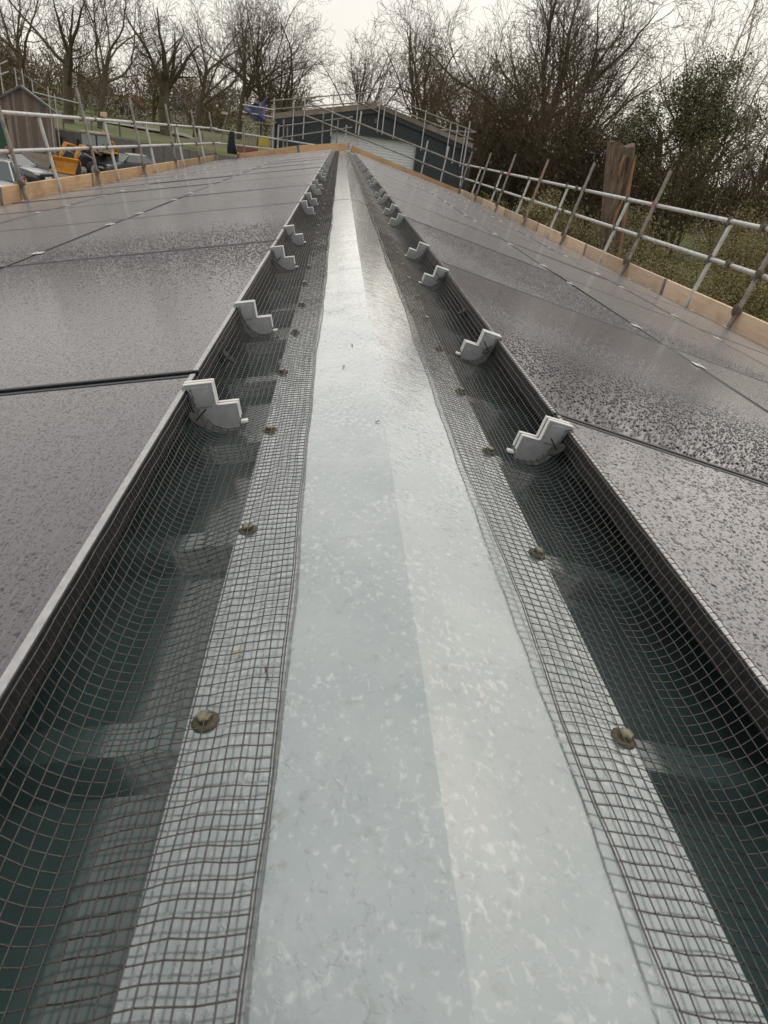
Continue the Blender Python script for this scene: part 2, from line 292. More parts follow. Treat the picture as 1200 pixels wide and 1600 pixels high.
class MB:
    def __init__(s): s.V = []; s.F = []
    def add(s, V, F):
        n = len(s.V); s.V += [tuple(v) for v in V]; s.F += [tuple(i+n for i in f) for f in F]; return s
    def box(s, x0, x1, y0, y1, z0, z1, bev=0.0):
        if bev <= 0:
            V = [(x, y, z) for z in (z0, z1) for y in (y0, y1) for x in (x0, x1)]
            return s.add(V, [(0, 2, 3, 1), (4, 5, 7, 6), (0, 1, 5, 4), (2, 6, 7, 3), (0, 4, 6, 2), (1, 3, 7, 5)])
        b = bev; V = []; 
        for z, i in ((z0, b), (z0+b, 0), (z1-b, 0), (z1, b)):
            V += [(x0+i, y0+b, z), (x0+b, y0+i, z), (x1-b, y0+i, z), (x1-i, y0+b, z), (x1-i, y1-b, z), (x1-b, y1-i, z), (x0+b, y1-i, z), (x0+i, y1-b, z)]
        F = [tuple(range(7, -1, -1)), tuple(range(24, 32))]
        for r in range(3):
            for k in range(8): F.append((r*8+k, r*8+(k+1) % 8, r*8+8+(k+1) % 8, r*8+8+k))
        return s.add(V, F)
    def prism(s, poly, axis, a, b):
        """extrude a 2D polygon along an axis: 'x': (y,z), 'y': (x,z), 'z': (x,y)"""
        f = {'x': lambda p, t: (t, p[0], p[1]), 'y': lambda p, t: (p[0], t, p[1]), 'z': lambda p, t: (p[0], p[1], t)}[axis]
        n = len(poly); V = [f(p, a) for p in poly] + [f(p, b) for p in poly]
        F = [tuple(range(n)), tuple(range(2*n-1, n-1, -1))] + [(i, n+i, n+(i+1) % n, (i+1) % n) for i in range(n)]
        return s.add(V, F)
    def tube(s, pts, rad, k=8, cap=True):
        pts = [Vector(p) for p in pts]; n = len(pts); rad = rad if isinstance(rad, (list, tuple)) else [rad]*n
        base = len(s.V); up = None
        for i, p in enumerate(pts):
            d = (pts[min(i+1, n-1)] - pts[max(i-1, 0)]).normalized()
            if up is None: up = Vector((0, 0, 1)) if abs(d.z) < 0.9 else Vector((1, 0, 0))
            a = d.cross(up).normalized(); b2 = a.cross(d).normalized(); up = b2
            for j in range(k):
                t = 2*math.pi*j/k; s.V.append(tuple(p + rad[i]*(math.cos(t)*a + math.sin(t)*b2)))
        for i in range(n-1):
            for j in range(k): s.F.append((base+i*k+j, base+i*k+(j+1) % k, base+(i+1)*k+(j+1) % k, base+(i+1)*k+j))
        if cap:
            s.F.append(tuple(base+j for j in range(k-1, -1, -1))); s.F.append(tuple(base+(n-1)*k+j for j in range(k)))
        return s
    def loft(s, rings, cap=True, closed=True):
        base = len(s.V); k = len(rings[0])
        for r in rings: s.V += [tuple(p) for p in r]
        for i in range(len(rings)-1):
            for j in range(k if closed else k-1): s.F.append((base+i*k+j, base+i*k+(j+1) % k, base+(i+1)*k+(j+1) % k, base+(i+1)*k+j))
        if cap: s.F.append(tuple(base+j for j in range(k-1, -1, -1))); s.F.append(tuple(base+(len(rings)-1)*k+j for j in range(k)))
        return s
    def mesh(s, name, smooth=False): return mesh_from(name, s.V, s.F, smooth)
    def build(s, name, mat, parent=None, smooth=False, mw=None):
        me = s.mesh(name, smooth)
        if smooth:
            try: me.set_sharp_from_angle(angle=R(40))
            except Exception: pass
        return put(name, me, mat, parent, mw)

def prisms(P0, P1, R0, R1, k=3):
    P0 = np.asarray(P0, float); P1 = np.asarray(P1, float); n = len(P0); R0 = np.asarray(R0, float); R1 = np.asarray(R1, float)
    d = P1-P0; d /= (np.linalg.norm(d, axis=1, keepdims=True)+1e-9)
    ref = np.where(np.abs(d[:, 2:3]) < 0.9, np.array([[0, 0, 1.0]]), np.array([[1.0, 0, 0]]))
    a = np.cross(d, ref); a /= (np.linalg.norm(a, axis=1, keepdims=True)+1e-9); b = np.cross(a, d)
    V = np.empty((n, 2, k, 3))
    for j in range(k):
        t = 2*math.pi*j/k; o = math.cos(t)*a + math.sin(t)*b
        V[:, 0, j] = P0 + o*R0[:, None]; V[:, 1, j] = P1 + o*R1[:, None]
    base = (np.arange(n)*2*k)[:, None]; Q = []
    for j in range(k): Q.append(np.concatenate([base+j, base+(j+1) % k, base+k+(j+1) % k, base+k+j], axis=1))
    return V.reshape(-1, 3), np.stack(Q, 1).reshape(-1, 4)

ORD = ['nearest', 'second', 'third', 'fourth', 'fifth', 'sixth', 'seventh', 'eighth', 'ninth', 'tenth', 'eleventh', 'twelfth', 'thirteenth', 'fourteenth', 'fifteenth', 'sixteenth', 'seventeenth', 'eighteenth', 'nineteenth', 'twentieth', 'twenty-first', 'twenty-second', 'twenty-third', 'twenty-fourth', 'twenty-fifth', 'twenty-sixth']
SIDE = {-1: 'left', 1: 'right'}

# ------------------------------------------------------------------ roof frame of reference
TH = 0.21068; CT, ST = math.cos(TH), math.sin(TH)
def slope(side, y, s=0.0, h=0.0):
    """matrix whose local x runs down the slope, local z is the roof normal"""
    X = Vector((side*CT, 0, -ST)); Z = Vector((side*ST, 0, CT)); Y = Vector((0, side, 0)); o = X*s + Z*h + Vector((0, y, 0))
    return Matrix(((X.x, Y.x, Z.x, o.x), (X.y, Y.y, Z.y, o.y), (X.z, Y.z, Z.z, o.z), (0, 0, 0, 1)))
def rp3(side, s, h, y): return (side*(s*CT + h*ST), y, -s*ST + h*CT)
Y0B, PB = 0.41958, 0.3333            # first screw, crown pitch
XB, XE, XM, XP, HP = 0.2055, 0.21659, 0.1366, 0.34746, 0.07521
PW, PL, SP = 1.20481, 1.84547, 1.23749   # panel pitch down the slope, along the ridge, first seam
YA, YZ = -2.2, 23.75                 # building ends
GZ = -4.0
rng = random.Random(7)

# ------------------------------------------------------------------ ground
def gheight(x, y):
    def sm(a, b, t): t = max(0, min(1, (t-a)/(b-a))); return t*t*(3-2*t)
    z = GZ
    z += 2.0*sm(60.3, 61.2, y)*sm(-4, -9, x)
    z += 0.4*sm(62, 80, y)
    z += 2.0*sm(95, 190, y)*sm(20, -30, x) + 1.0*sm(95, 200, y)
    z += 3.0*sm(200, 500, y)
    z += 1.6*sm(14, 34, x)*sm(0, 15, y)
    return z
def build_ground():
    xs = sorted(set([-900, -500, -300, -200, -150] + list(range(-120, 121, 4)) + [150, 200, 300, 500, 900]))
    ys = sorted(set([-400, -150, -60, -30] + list(range(-16, 60, 4)) + [60, 60.3, 60.6, 60.9, 61.2] + list(range(64, 200, 6)) + [220, 260, 320, 420, 600, 1000]))
    V = [(x, y, gheight(x, y) + (0.12*math.sin(x*0.31+y*0.17)*math.sin(y*0.23) if y > 62 else 0)) for y in ys for x in xs]
    n = len(xs); F = [(j*n+i, j*n+i+1, (j+1)*n+i+1, (j+1)*n+i) for j in range(len(ys)-1) for i in range(n-1)]
    m, N, L, b = nodes_of('rough_grass_ground')
    tc = N.new('ShaderNodeTexCoord')
    n1 = N.new('ShaderNodeTexNoise'); n1.inputs['Scale'].default_value = 0.12; n1.inputs['Detail'].default_value = 9; n1.inputs['Roughness'].default_value = 0.65; L.new(tc.outputs['Object'], n1.inputs['Vector'])
    r = N.new('ShaderNodeValToRGB'); e = r.color_ramp.elements; e[0].position = 0.36; e[0].color = (0.085, 0.120, 0.030, 1); e[1].position = 0.6; e[1].color = (0.125, 0.105, 0.055, 1)
    x = e.new(0.47); x.color = (0.115, 0.135, 0.042, 1)
    L.new(n1.outputs['Fac'], r.inputs['Fac']); L.new(r.outputs['Color'], b.inputs['Base Color']); b.inputs['Roughness'].default_value = 0.95
    struct(put('ground', mesh_from('ground', V, F, True), m))
    yard = MB().add([(-40, 8, GZ+.006), (-3.9, 8, GZ+.006), (-3.9, 60, GZ+.006), (-40, 60, GZ+.006)], [(0, 1, 2, 3)])
    struct(yard.build('yard', pm('wet_yard_surface', (0.115, 0.105, 0.095), (0.17, 0.155, 0.14), 0.7, 0.55, 0, 0.01, 8)))
    MBp = MB(); pts = [(-44, 84), (-30, 80), (-16, 76), (-6, 70), (2, 64)]
    V = []
    for i, (x, y) in enumerate(pts):
        for o in (-1.6, 1.6): V.append((x, y+o, gheight(x, y+o)+0.16))
    MBp.add(V, [(2*i, 2*i+2, 2*i+3, 2*i+1) for i in range(len(pts)-1)])
    struct(MBp.build('path', pm('pale_path', (0.30, 0.28, 0.25), (0.24, 0.22, 0.2), 1, 0.9)))
build_ground()

# ------------------------------------------------------------------ the building we stand on
bld = thing('low_building', 'low building carrying the wet solar roof, seen along its grey ridge', 'building', T((0, 0, 0)))
SEAVE = 4.05
def build_roof_sheets():
    for side in (-1, 1):
        # box profile: crown tops, steep flanks, wide pan with two small stiffeners
        prof = []
        n0 = int((YA-Y0B)/PB); y = Y0B + n0*PB - PB*0.5
        while y < YZ:
            c = y + PB*0.5
            for dy, h in ((-0.145, -.0345), (-0.09, -.0342), (-0.041, -.034), (-0.019, -.0075), (0.019, -.0075), (0.041, -.034), (0.09, -.0342), (0.145, -.0345)):
                prof.append((c+dy, h))
            y += PB
        V = []
        for s in (0.03, SEAVE):
            for (yy, h) in prof: V.append(rp3(side, s, h, yy))
        n = len(prof); F = [(i, i+1, n+i+1, n+i) if side < 0 else (i, n+i, n+i+1, i+1) for i in range(n-1)]
        put('roof_sheet', mesh_from('roof_sheet', V, F), M_SHEET, bld)
build_roof_sheets()
def build_walls():
    zb = -SEAVE*ST-.05
    wl = pm('cladding_wall', (0.10, 0.11, 0.11), (0.14, 0.15, 0.15), 2, 0.5)
    xw = 3.45; zt = -xw/CT*ST-.06
    for sx in (-1, 1): MB().box(min(sx*xw, sx*(xw+.12)), max(sx*xw, sx*(xw+.12)), YA+.4, YZ-.3, GZ-.05, zt-.02).build('wall', wl, bld)
    for yy in (YA+.42, YZ-.42):
        MB().prism([(-xw+.001, GZ-.05), (xw-.001, GZ-.05), (xw-.001, zt), (0, -.07), (-xw+.001, zt)], 'y', yy, yy+.10).build('gable_wall', wl, bld)
build_walls()
def build_caps():
    joints = [-1.6, -0.32, 2.73, 5.75, 8.78, 11.8, 14.83, 17.85, 20.9, YZ]
    for i in range(len(joints)-1):
        a, b = joints[i], joints[i+1] + 0.10
        if i == len(joints)-2: b = YZ
        lift = 0.0015 if i % 2 else 0.0
        nseg = max(2, int((b-a)/0.15)); ss = [-XE-.004, -XE, -XE*0.66, -XE*0.33, -0.02, 0.0, 0.02, XE*.33, XE*.66, XE, XE+.004]
        V = []; F = []; rr = random.Random(i)
        ph = rr.uniform(0, 6)
        for j in range(nseg+1):
            y = a + (b-a)*j/nseg
            for s in ss:
                side = -1 if s < 0 else 1; q = abs(s)
                h = lift
                if q > XE: h = -0.010
                elif q > 0.1: h += 0.0010*math.sin(y*2.1+ph+side) * (q/XE)
                V.append(rp3(side, q, h, y))
        k = len(ss)
        for j in range(nseg):
            for t in range(k-1): F.append((j*k+t, j*k+t+1, (j+1)*k+t+1, (j+1)*k+t))
        me = mesh_from('ridge_capping', V, F, True); me.set_sharp_from_angle(angle=R(9))
        put('ridge_capping', me, M_CAP, bld)
build_caps()
def build_screws():
    w = MB(); w.loft([[(r*math.cos(t), r*math.sin(t), z) for t in [2*math.pi*k/14 for k in range(14)]] for r, z in ((.0130, .0), (.0130, .0016), (.0105, .0034), (.0075, .0040))])
    wm = w.mesh('washer', True); wm.materials.append(M_SCREW)
    hd = MB(); hd.loft([[(r*math.cos(t), r*math.sin(t), z) for t in [2*math.pi*k/6 for k in range(6)]] for r, z in ((.0078, .0030), (.0078, .0085), (.0062, .0098))])
    hm = hd.mesh('screw_head'); hm.materials.append(M_SCREWH)
    rr = random.Random(3)
    for side in (-1, 1):
        n = -1
        while Y0B + n*PB < YZ - .2:
            mw = slope(side, Y0B + n*PB + rr.uniform(-.006, .006), XB + rr.uniform(-.006, .004), 0.0012) @ Matrix.Rotation(rr.uniform(0, 3), 4, 'Z') @ Matrix.Rotation(rr.uniform(-.12, .12), 4, 'X')
            h = put('fixing_screw', hm, None, bld, mw)
            put('washer', wm, None, h)
            n += 1
build_screws()

# ------------------------------------------------------------------ solar panels
def panel_meshes():
    w, l = PW-.02, PL-.02
    f = MB(); t = .011; d = .035
    f.box(0, t, -l/2, l/2, -d, 0, .0012); f.box(w-t, w, -l/2, l/2, -d, 0, .0012)
    f.box(t+.0003, w-t-.0003, -l/2, -l/2+t, -d, -.0002, .0012); f.box(t+.0003, w-t-.0003, l/2-t, l/2, -d, -.0002, .0012)
    fm = f.mesh('frame'); fm.materials.append(M_FRAME)
    g = MB(); nx, ny = 8, 12; V = []
    for j in range(ny+1):
        for i in range(nx+1): V.append((t+.0004 + (w-2*t-.0008)*i/nx, -l/2+t+.0004 + (l-2*t-.0008)*j/ny, -.0016))
    g.add(V, [(j*(nx+1)+i, j*(nx+1)+i+1, (j+1)*(nx+1)+i+1, (j+1)*(nx+1)+i) for j in range(ny) for i in range(nx)])
    gm = g.mesh('glass_sheet'); gm.materials.append(M_GLASS); gf = g.mesh('glass_sheet'); gf.materials.append(M_GLASSF)
    e = MB().box(.0006, t-.0006, -l/2+.002, l/2-.002, .0002, .0011).mesh('edge_sheen'); e.materials.append(M_EDGE)  # added strip that carries the painted sheen along the ridge-side frame
    c = MB(); c.box(-.026, .026, -.026, .026, .0012, .0048, .001); c.tube([(0, 0, .0045), (0, 0, .0105)], .0065, 8)
    cm = c.mesh('clamp'); cm.materials.append(M_CLAMP)
    return fm, gm, cm, gf, e
PANELS = {-1: [], 1: []}
def build_panels():
    fm, gm, cm, gf, em = panel_meshes(); rr = random.Random(11)
    rows = ['ridge row', 'middle row', 'eaves row']
    for side in (-1, 1):
        dy = -.0175 if side > 0 else 0.0
        for r in range(3):
            for c in range(13):
                yc = SP + dy + (c-0.5)*PL
                mw = slope(side, yc, XP + r*PW, HP) @ Matrix.Rotation(rr.gauss(0, .0016), 4, 'X') @ Matrix.Rotation(rr.gauss(0, .0013), 4, 'Y')
                p = thing('solar_panel', '%s black solar panel, counted from the camera, in the %s of the %s slope' % (ORD[c], rows[r], SIDE[side]), 'solar panel', mw, 'solar panels covering the roof')
                fr = put('frame', fm, None, p); put('glass_sheet', gm if c < 2 and r == 0 else gf, None, p)
                if r == 0: put('edge_sheen', em, None, fr)
                for q in (-1, 1): put('clamp', cm, None, p, T((PW-.0105, q*.573, 0)))
    # mounting rails under the panels so that they do not hover
    for side in (-1, 1):
        for r in range(3):
            for o in (0.28, 0.92):
                m = MB(); m.box(-.02, .02, 0, YZ-YA-.6, 0, .0395)
                mr = slope(1, 0) if side > 0 else slope(-1, 0)
                s = XP + r*PW + o
                V = [rp3(side, s+v[0], v[2]-.0022, YA+.3+v[1]) for v in m.V]
                put('mounting_rail', mesh_from('mounting_rail', V, m.F if side > 0 else [f[::-1] for f in m.F]), M_STEEL, bld)
build_panels()

# ------------------------------------------------------------------ water drops standing on the near panels
def drop_material():
    m, N, L, b = nodes_of('water_drop')
    n1 = N.new('ShaderNodeTexNoise'); n1.inputs['Scale'].default_value = 40
    r = N.new('ShaderNodeValToRGB'); r.color_ramp.elements[0].color = (0.030, 0.025, 0.032, 1); r.color_ramp.elements[1].color = (0.055, 0.048, 0.058, 1)
    L.new(n1.outputs['Fac'], r.inputs['Fac']); L.new(r.outputs['Color'], b.inputs['Base Color'])
    b.inputs['Roughness'].default_value = 0.03; b.inputs['IOR'].default_value = 1.5; b.inputs['Specular IOR Level'].default_value = 0.8
    return m
def build_drops():
    mat = drop_material()
    ng = bpy.data.node_groups.new('standing_drops', 'GeometryNodeTree')
    ng.interface.new_socket('Geometry', in_out='INPUT', socket_type='NodeSocketGeometry'); ng.interface.new_socket('Geometry', in_out='OUTPUT', socket_type='NodeSocketGeometry')
    N, L = ng.nodes, ng.links
    gi = N.new('NodeGroupInput'); go = N.new('NodeGroupOutput'); sp = N.new('GeometryNodeMeshUVSphere'); sp.inputs['Segments'].default_value = 10; sp.inputs['Rings'].default_value = 6; sp.inputs['Radius'].default_value = 1.0
    sm = N.new('GeometryNodeSetMaterial'); sm.inputs['Material'].default_value = mat; ss = N.new('GeometryNodeSetShadeSmooth')
    iop = N.new('GeometryNodeInstanceOnPoints')
    a1 = N.new('GeometryNodeInputNamedAttribute'); a1.data_type = 'FLOAT_VECTOR'; a1.inputs['Name'].default_value = 'drop_scale'
    a2 = N.new('GeometryNodeInputNamedAttribute'); a2.data_type = 'FLOAT_VECTOR'; a2.inputs['Name'].default_value = 'drop_turn'
    L.new(gi.outputs[0], iop.inputs['Points']); L.new(sp.outputs['Mesh'], ss.inputs[0]); L.new(ss.outputs[0], sm.inputs[0]); L.new(sm.outputs[0], iop.inputs['Instance'])
    L.new(a1.outputs['Attribute'], iop.inputs['Scale']); L.new(a2.outputs['Attribute'], iop.inputs['Rotation']); L.new(iop.outputs[0], go.inputs[0])
    rn = np.random.default_rng(77)
    for side in (-1, 1):
        P, SC = [], []
        dy = -.0175 if side > 0 else 0.0
        for c in range(3):
            for r in range(2):
                if r == 1 and c == 0: continue
                dens = (15000, 12000, 6500)[c]*(1.0 if r == 0 else .55)
                y0 = SP+dy+(c-1)*PL+.022; y1 = y0+PL-.044; s0 = XP+r*PW+.013; s1 = s0+PW-.046
                if c == 0: y0 = max(y0, -.35 if side < 0 else .3)
                n = int((y1-y0)*(s1-s0)*dens)
                x = rn.uniform(s0, s1, n); y = rn.uniform(y0, y1, n)
                rad = .0009+.0037*rn.beta(1.2, 3.2, n)
                P.append(np.stack([x, side*y, np.full(n, HP-.0019)], 1)); SC.append(np.stack([rad*rn.uniform(.75, 1.5, n), rad*rn.uniform(.65, 1.1, n), rad*rn.uniform(.40, .6, n)], 1))
        P = np.concatenate(P).astype(np.float32); SC = np.concatenate(SC).astype(np.float32); TU = np.zeros_like(P); TU[:, 2] = rn.normal(0, .9, len(P))
        me = bpy.data.meshes.new('water_drops'); me.vertices.add(len(P)); me.vertices.foreach_set('co', P.ravel())
        for nm, A in (('drop_scale', SC), ('drop_turn', TU)):
            at = me.attributes.new(nm, 'FLOAT_VECTOR', 'POINT'); at.data.foreach_set('vector', A.ravel())
        me.materials.append(mat)
        o = put('water_drops', me, None, None, slope(side, 0)); md = o.modifiers.new('drops', 'NODES'); md.node_group = ng
        o['kind'] = 'stuff'; o['label'] = 'rain drops standing on the nearest %s-hand solar panels' % SIDE[side]; o['category'] = 'water drops'
build_drops()

# ------------------------------------------------------------------ bird mesh
CELL = 0.0127
def mesh_profile(hook):
    ctrl = [(XM, .0070), (.165, .0085), (.195, .0080), (.222, .0050), (.248, -.0005), (.272, -.0035), (.294, -.0020), (.312, .0070), (.326, .0240), (.3345, .0440), (.3385, .0620), (.3410, .0770)]
    if hook: ctrl += [(.3450, .0800), (.3560, .0785)]
    C = [Vector((a, b)) for a, b in ctrl]; P = []
    for i in range(len(C)-1):
        p0, p1, p2, p3 = C[max(i-1, 0)], C[i], C[i+1], C[min(i+2, len(C)-1)]
        for k in range(12):
            t = k/12; P.append(0.5*((2*p1) + (-p0+p2)*t + (2*p0-5*p1+4*p2-p3)*t*t + (-p0+3*p1-3*p2+p3)*t**3))
    P.append(C[-1]); out = [P[0]]; acc = 0
    for a, b in zip(P, P[1:]):
        L = (b-a).length
        while acc + L >= CELL*len(out) - 1e-9 and L > 0:
            t = (CELL*len(out)-acc)/L
            if t > 1: break
            out.append(a + (b-a)*t)
        acc += L
    if (P[-1]-out[-1]).length > 0.003: out.append(P[-1])
    return out
def build_mesh(side):
    prof = mesh_profile(side > 0); N = len(prof); S = np.array([p.x for p in prof]); H = np.array([p.y for p in prof])
    w = np.clip((0.30-S)/(0.30-XM), 0, 1)
    bellyw = np.exp(-((S-.275)/.035)**2)
    ph = 0.7 if side > 0 else 2.9
    def at(y):
        y = np.asarray(y)[:, None]
        ds = (0.0026*np.sin(y*3.3+ph) + 0.0012*np.sin(y*9.1+ph*2) + 0.0007*np.sin(y*23+ph)) * w
        dh = np.abs(0.0045*np.sin(y*3.1+ph*3) + 0.003*np.sin(y*7.7)) * w + (0.0035*np.sin(y*2.6+ph) + 0.002*np.sin(y*11.3+ph))*bellyw
        s = S[None]+ds; h = H[None]+dh+0.0006*np.sin(y*61+S[None]*300)
        yy = y + 0.0028*np.sin(y*5+ph)*w + 0.0012*np.sin(S[None]*90+y*13)
        jit = np.random.default_rng(int(abs(ph)*10)).normal(0, .00010, (3,)+s.shape); s = s+jit[0]; h = h+np.abs(jit[1]); yy = yy+jit[2]
        return np.stack([side*(s*CT+h*ST), yy, -s*ST+h*CT], -1)
    P0, P1 = [], []
    ys = np.arange(-0.25, YZ-.25, CELL)
    G = at(ys)                                   # (ny, N, 3)
    rad = 0.00070
    Vs, Qs = [], []; off = 0
    for msk, k, st in ((ys < 4.0, 4, 1), ((ys >= 4.0) & (ys < 8.0), 3, 1), (ys >= 8.0, 3, 2)):
        g = G[msk][:, ::st]; g = np.concatenate([g, G[msk][:, -1:]], 1) if (N-1) % st else g
        a = g[:, :-1].reshape(-1, 3); b = g[:, 1:].reshape(-1, 3)
        V, Q = prisms(a, b, np.full(len(a), rad), np.full(len(a), rad), k); Vs.append(V); Qs.append(Q+off); off += len(V)
    up = np.array([side*ST, 0, CT])*0.0011
    for i in range(N):
        if i == N-1 and side > 0: continue
        L = np.concatenate([G[ys < 5.0][:, i], G[ys >= 5.0][::4, i]]) + up
        n = len(L)-1; V, Q = prisms(L[:-1], L[1:], np.full(n, rad), np.full(n, rad), 4); Vs.append(V); Qs.append(Q+off); off += len(V)
    # doubled selvedge wire at the inner edge
    L = np.concatenate([G[ys < 5.0][:, 0], G[ys >= 5.0][::4, 0]]); L = L + np.array([-side*.0022, 0, 0.0003]); n = len(L)-1
    V, Q = prisms(L[:-1], L[1:], np.full(n, rad*1.1), np.full(n, rad*1.1), 4); Vs.append(V); Qs.append(Q+off)
    o = put('bird_mesh', mesh_np('bird_mesh', np.concatenate(Vs), np.concatenate(Qs), True), M_WIRE)
    tagp(o, 'strip of black welded wire mesh bridging ridge capping and %s-hand panels' % SIDE[side], 'wire mesh', 'wire mesh strips along the ridge')
for side in (-1, 1): build_mesh(side)

# ------------------------------------------------------------------ mesh clips and push washers
def clip_meshes():
    # outline in (slope, normal) coordinates relative to the panel edge (XP, HP)
    A = [(.008, .0008), (.008, .0055), (.004, .0085), (-.0445, .0095), (-.0455, -.0345), (-.0830, -.0335), (-.0805, -.0830), (-.054, -.0865), (-.028, -.0820), (-.012, -.0660), (-.005, -.0380), (-.0015, .0008)]
    def inset(P, d):
        out = []; n = len(P)
        for i in range(n):
            a, b, c = Vector(P[i-1]), Vector(P[i]), Vector(P[(i+1) % n]); e1 = (b-a).normalized(); e2 = (c-b).normalized()
            n1 = Vector((-e1.y, e1.x)); n2 = Vector((-e2.y, e2.x)); m = (n1+n2); m = m.normalized() if m.length > 1e-6 else n1
            k = d/max(0.45, m.dot(n1)); out.append(tuple(b - m*(-k) if False else b + m*(-k)))
        return out
    area = sum(A[i-1][0]*A[i][1]-A[i][0]*A[i-1][1] for i in range(len(A)))
    if area < 0: P = A[::-1]
    else: P = A
    ins = inset(P, -0.0032) if True else P
    def slab(poly, a, b): return MB().prism(poly, 'y', a, b)
    def grow_check(poly): return sum(poly[i-1][0]*poly[i][1]-poly[i][0]*poly[i-1][1] for i in range(len(poly)))
    if abs(grow_check(ins)) > abs(grow_check(P)): ins = inset(P, 0.0032)
    m1 = slab(P, -.0105, -.0030).mesh('clip_plate'); m1.materials.append(M_CLIP)
    m2 = slab(P, .0030, .0105).mesh('clip_plate'); m2.materials.append(M_CLIP)
    core = slab(ins, -.0032, .0032).mesh('clip_core'); core.materials.append(M_CLIP)
    # pale rim along the stepped top edge
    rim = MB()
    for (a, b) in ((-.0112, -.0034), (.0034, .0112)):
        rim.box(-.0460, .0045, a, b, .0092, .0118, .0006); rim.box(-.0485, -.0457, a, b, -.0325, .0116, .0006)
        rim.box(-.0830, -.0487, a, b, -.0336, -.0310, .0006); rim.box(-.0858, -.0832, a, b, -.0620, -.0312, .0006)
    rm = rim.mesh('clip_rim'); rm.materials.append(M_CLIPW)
    face = MB()
    face.box(-.0395, -.0090, -.0128, -.0107, -.0330, .0050, .0006)
    face.box(-.0395, -.0090, .0107, .0128, -.0330, .0050, .0006)
    fc = face.mesh('clip_cheek'); fc.materials.append(M_CLIP)
    tab = MB(); tab.box(-.096, -.083, -.006, .006, -.0740, -.0690, .0006); tb = tab.mesh('clip_tab'); tb.materials.append(M_CLIPW)
    return [('clip_plate', m1), ('clip_plate', m2), ('clip_core', core), ('clip_rim', rm), ('clip_cheek', fc), ('clip_tab', tb)]
def build_clips():
    parts = clip_meshes(); rr = random.Random(5)
    offs = [(-.095, .550), (-.285, .380), (-.085, .590), (-.27, .42)]
    for side in (-1, 1):
        k = 0
        for c in range(12):
            ys = SP + c*PL + (-.0175 if side > 0 else 0); o = offs[c % 4]
            for d in o:
                y = ys + d + (rr.uniform(-.01, .01) if c < 3 else rr.uniform(-.05, .05))
                if y > YZ-.5: continue
                mw = slope(side, y, XP, HP) @ Matrix.Rotation(rr.uniform(-.10, .10), 4, 'Z') @ Matrix.Rotation(rr.uniform(-.05, .05), 4, 'X')
                t = thing('mesh_clip', '%s grey stepped mesh clip, counted from the camera, on the %s panel edge' % (ORD[k], SIDE[side]), 'clip', mw, 'grey clips holding the bird mesh')
                for nm, me in parts:
                    if y > 9 and nm in ('clip_tab', 'clip_cheek', 'clip_core'): continue
                    put(nm, me, None, t)
                k += 1
    d = MB(); d.loft([[(x, r*math.cos(t), r*math.sin(t)) for t in [2*math.pi*k/18 for k in range(18)]] for x, r in ((0, .004), (-.0012, .016), (-.0004, .0172), (.0012, .0168), (.0022, .004))])
    dm = d.mesh('disc', True); dm.materials.append(M_WASH)
    s = MB(); s.tube([(.004, 0, 0), (-.026, 0, .002)], .0016, 6); sm = s.mesh('pin'); sm.materials.append(M_WASH)
    for side, lst in ((-1, ((1.055, 0), (1.42, 1), (2.64, 0), (3.36, 0))), (1, ((1.075, 0), (1.72, 0), (2.16, 1), (2.72, 0)))):
        for i, (y, free) in enumerate(lst):
            mw = slope(side, y, XP-.0285, HP-.026) @ Matrix.Rotation(R(38), 4, 'Y')
            t = thing('push_washer', '%s black push washer pinning the mesh under the %s panel edge' % (ORD[i], SIDE[side]), 'washer', mw, 'push washers pinning the mesh')
            put('disc', dm, None, t); put('pin', sm, None, t)
build_clips()
def leaf_bits():
    for (s, y, side, c, lab) in ((.150, .475, -1, (0.20, 0.075, 0.045), 'tiny red-brown leaf scrap caught at the left mesh edge'), (.182, .505, -1, (0.55, 0.36, 0.03), 'tiny yellow leaf scrap on the left mesh'), (.050, 1.58, -1, (0.10, 0.08, 0.05), 'dark twig scrap on the pale capping, far one of two'), (.072, 1.42, -1, (0.08, 0.065, 0.05), 'dark twig scrap on the pale capping, near one of two'), (.012, 1.08, -1, (0.12, 0.10, 0.08), 'dark speck on the wet capping beside the fold')):
        m = MB(); rr = random.Random(int(y*100)); ring = []
        L = .0042
        m.loft([[(L*x, 0.0022*wd, .0012*math.sin(x*3)+z) for wd, z in ((-1, 0), (0, .001), (1, 0), (0, -.0006))] for x, wd in ((-1, .2), (-.4, .9), (.3, .8), (1, .15))])
        V = [(v[0], v[1]*(0.3+0.7*rr.random()), v[2]) for v in m.V]
        o = put('leaf_scrap', mesh_from('leaf_scrap', V, m.F), pm('leaf_scrap_%d' % int(y*100), c, tuple(q*.7 for q in c), 90, 0.6), None, slope(side, y, s, .0035 if s < .13 else .007) @ Matrix.Rotation(rr.uniform(0, 3), 4, 'Z'))
        tagp(o, lab, 'leaf', 'scraps lying on the ridge')
leaf_bits()

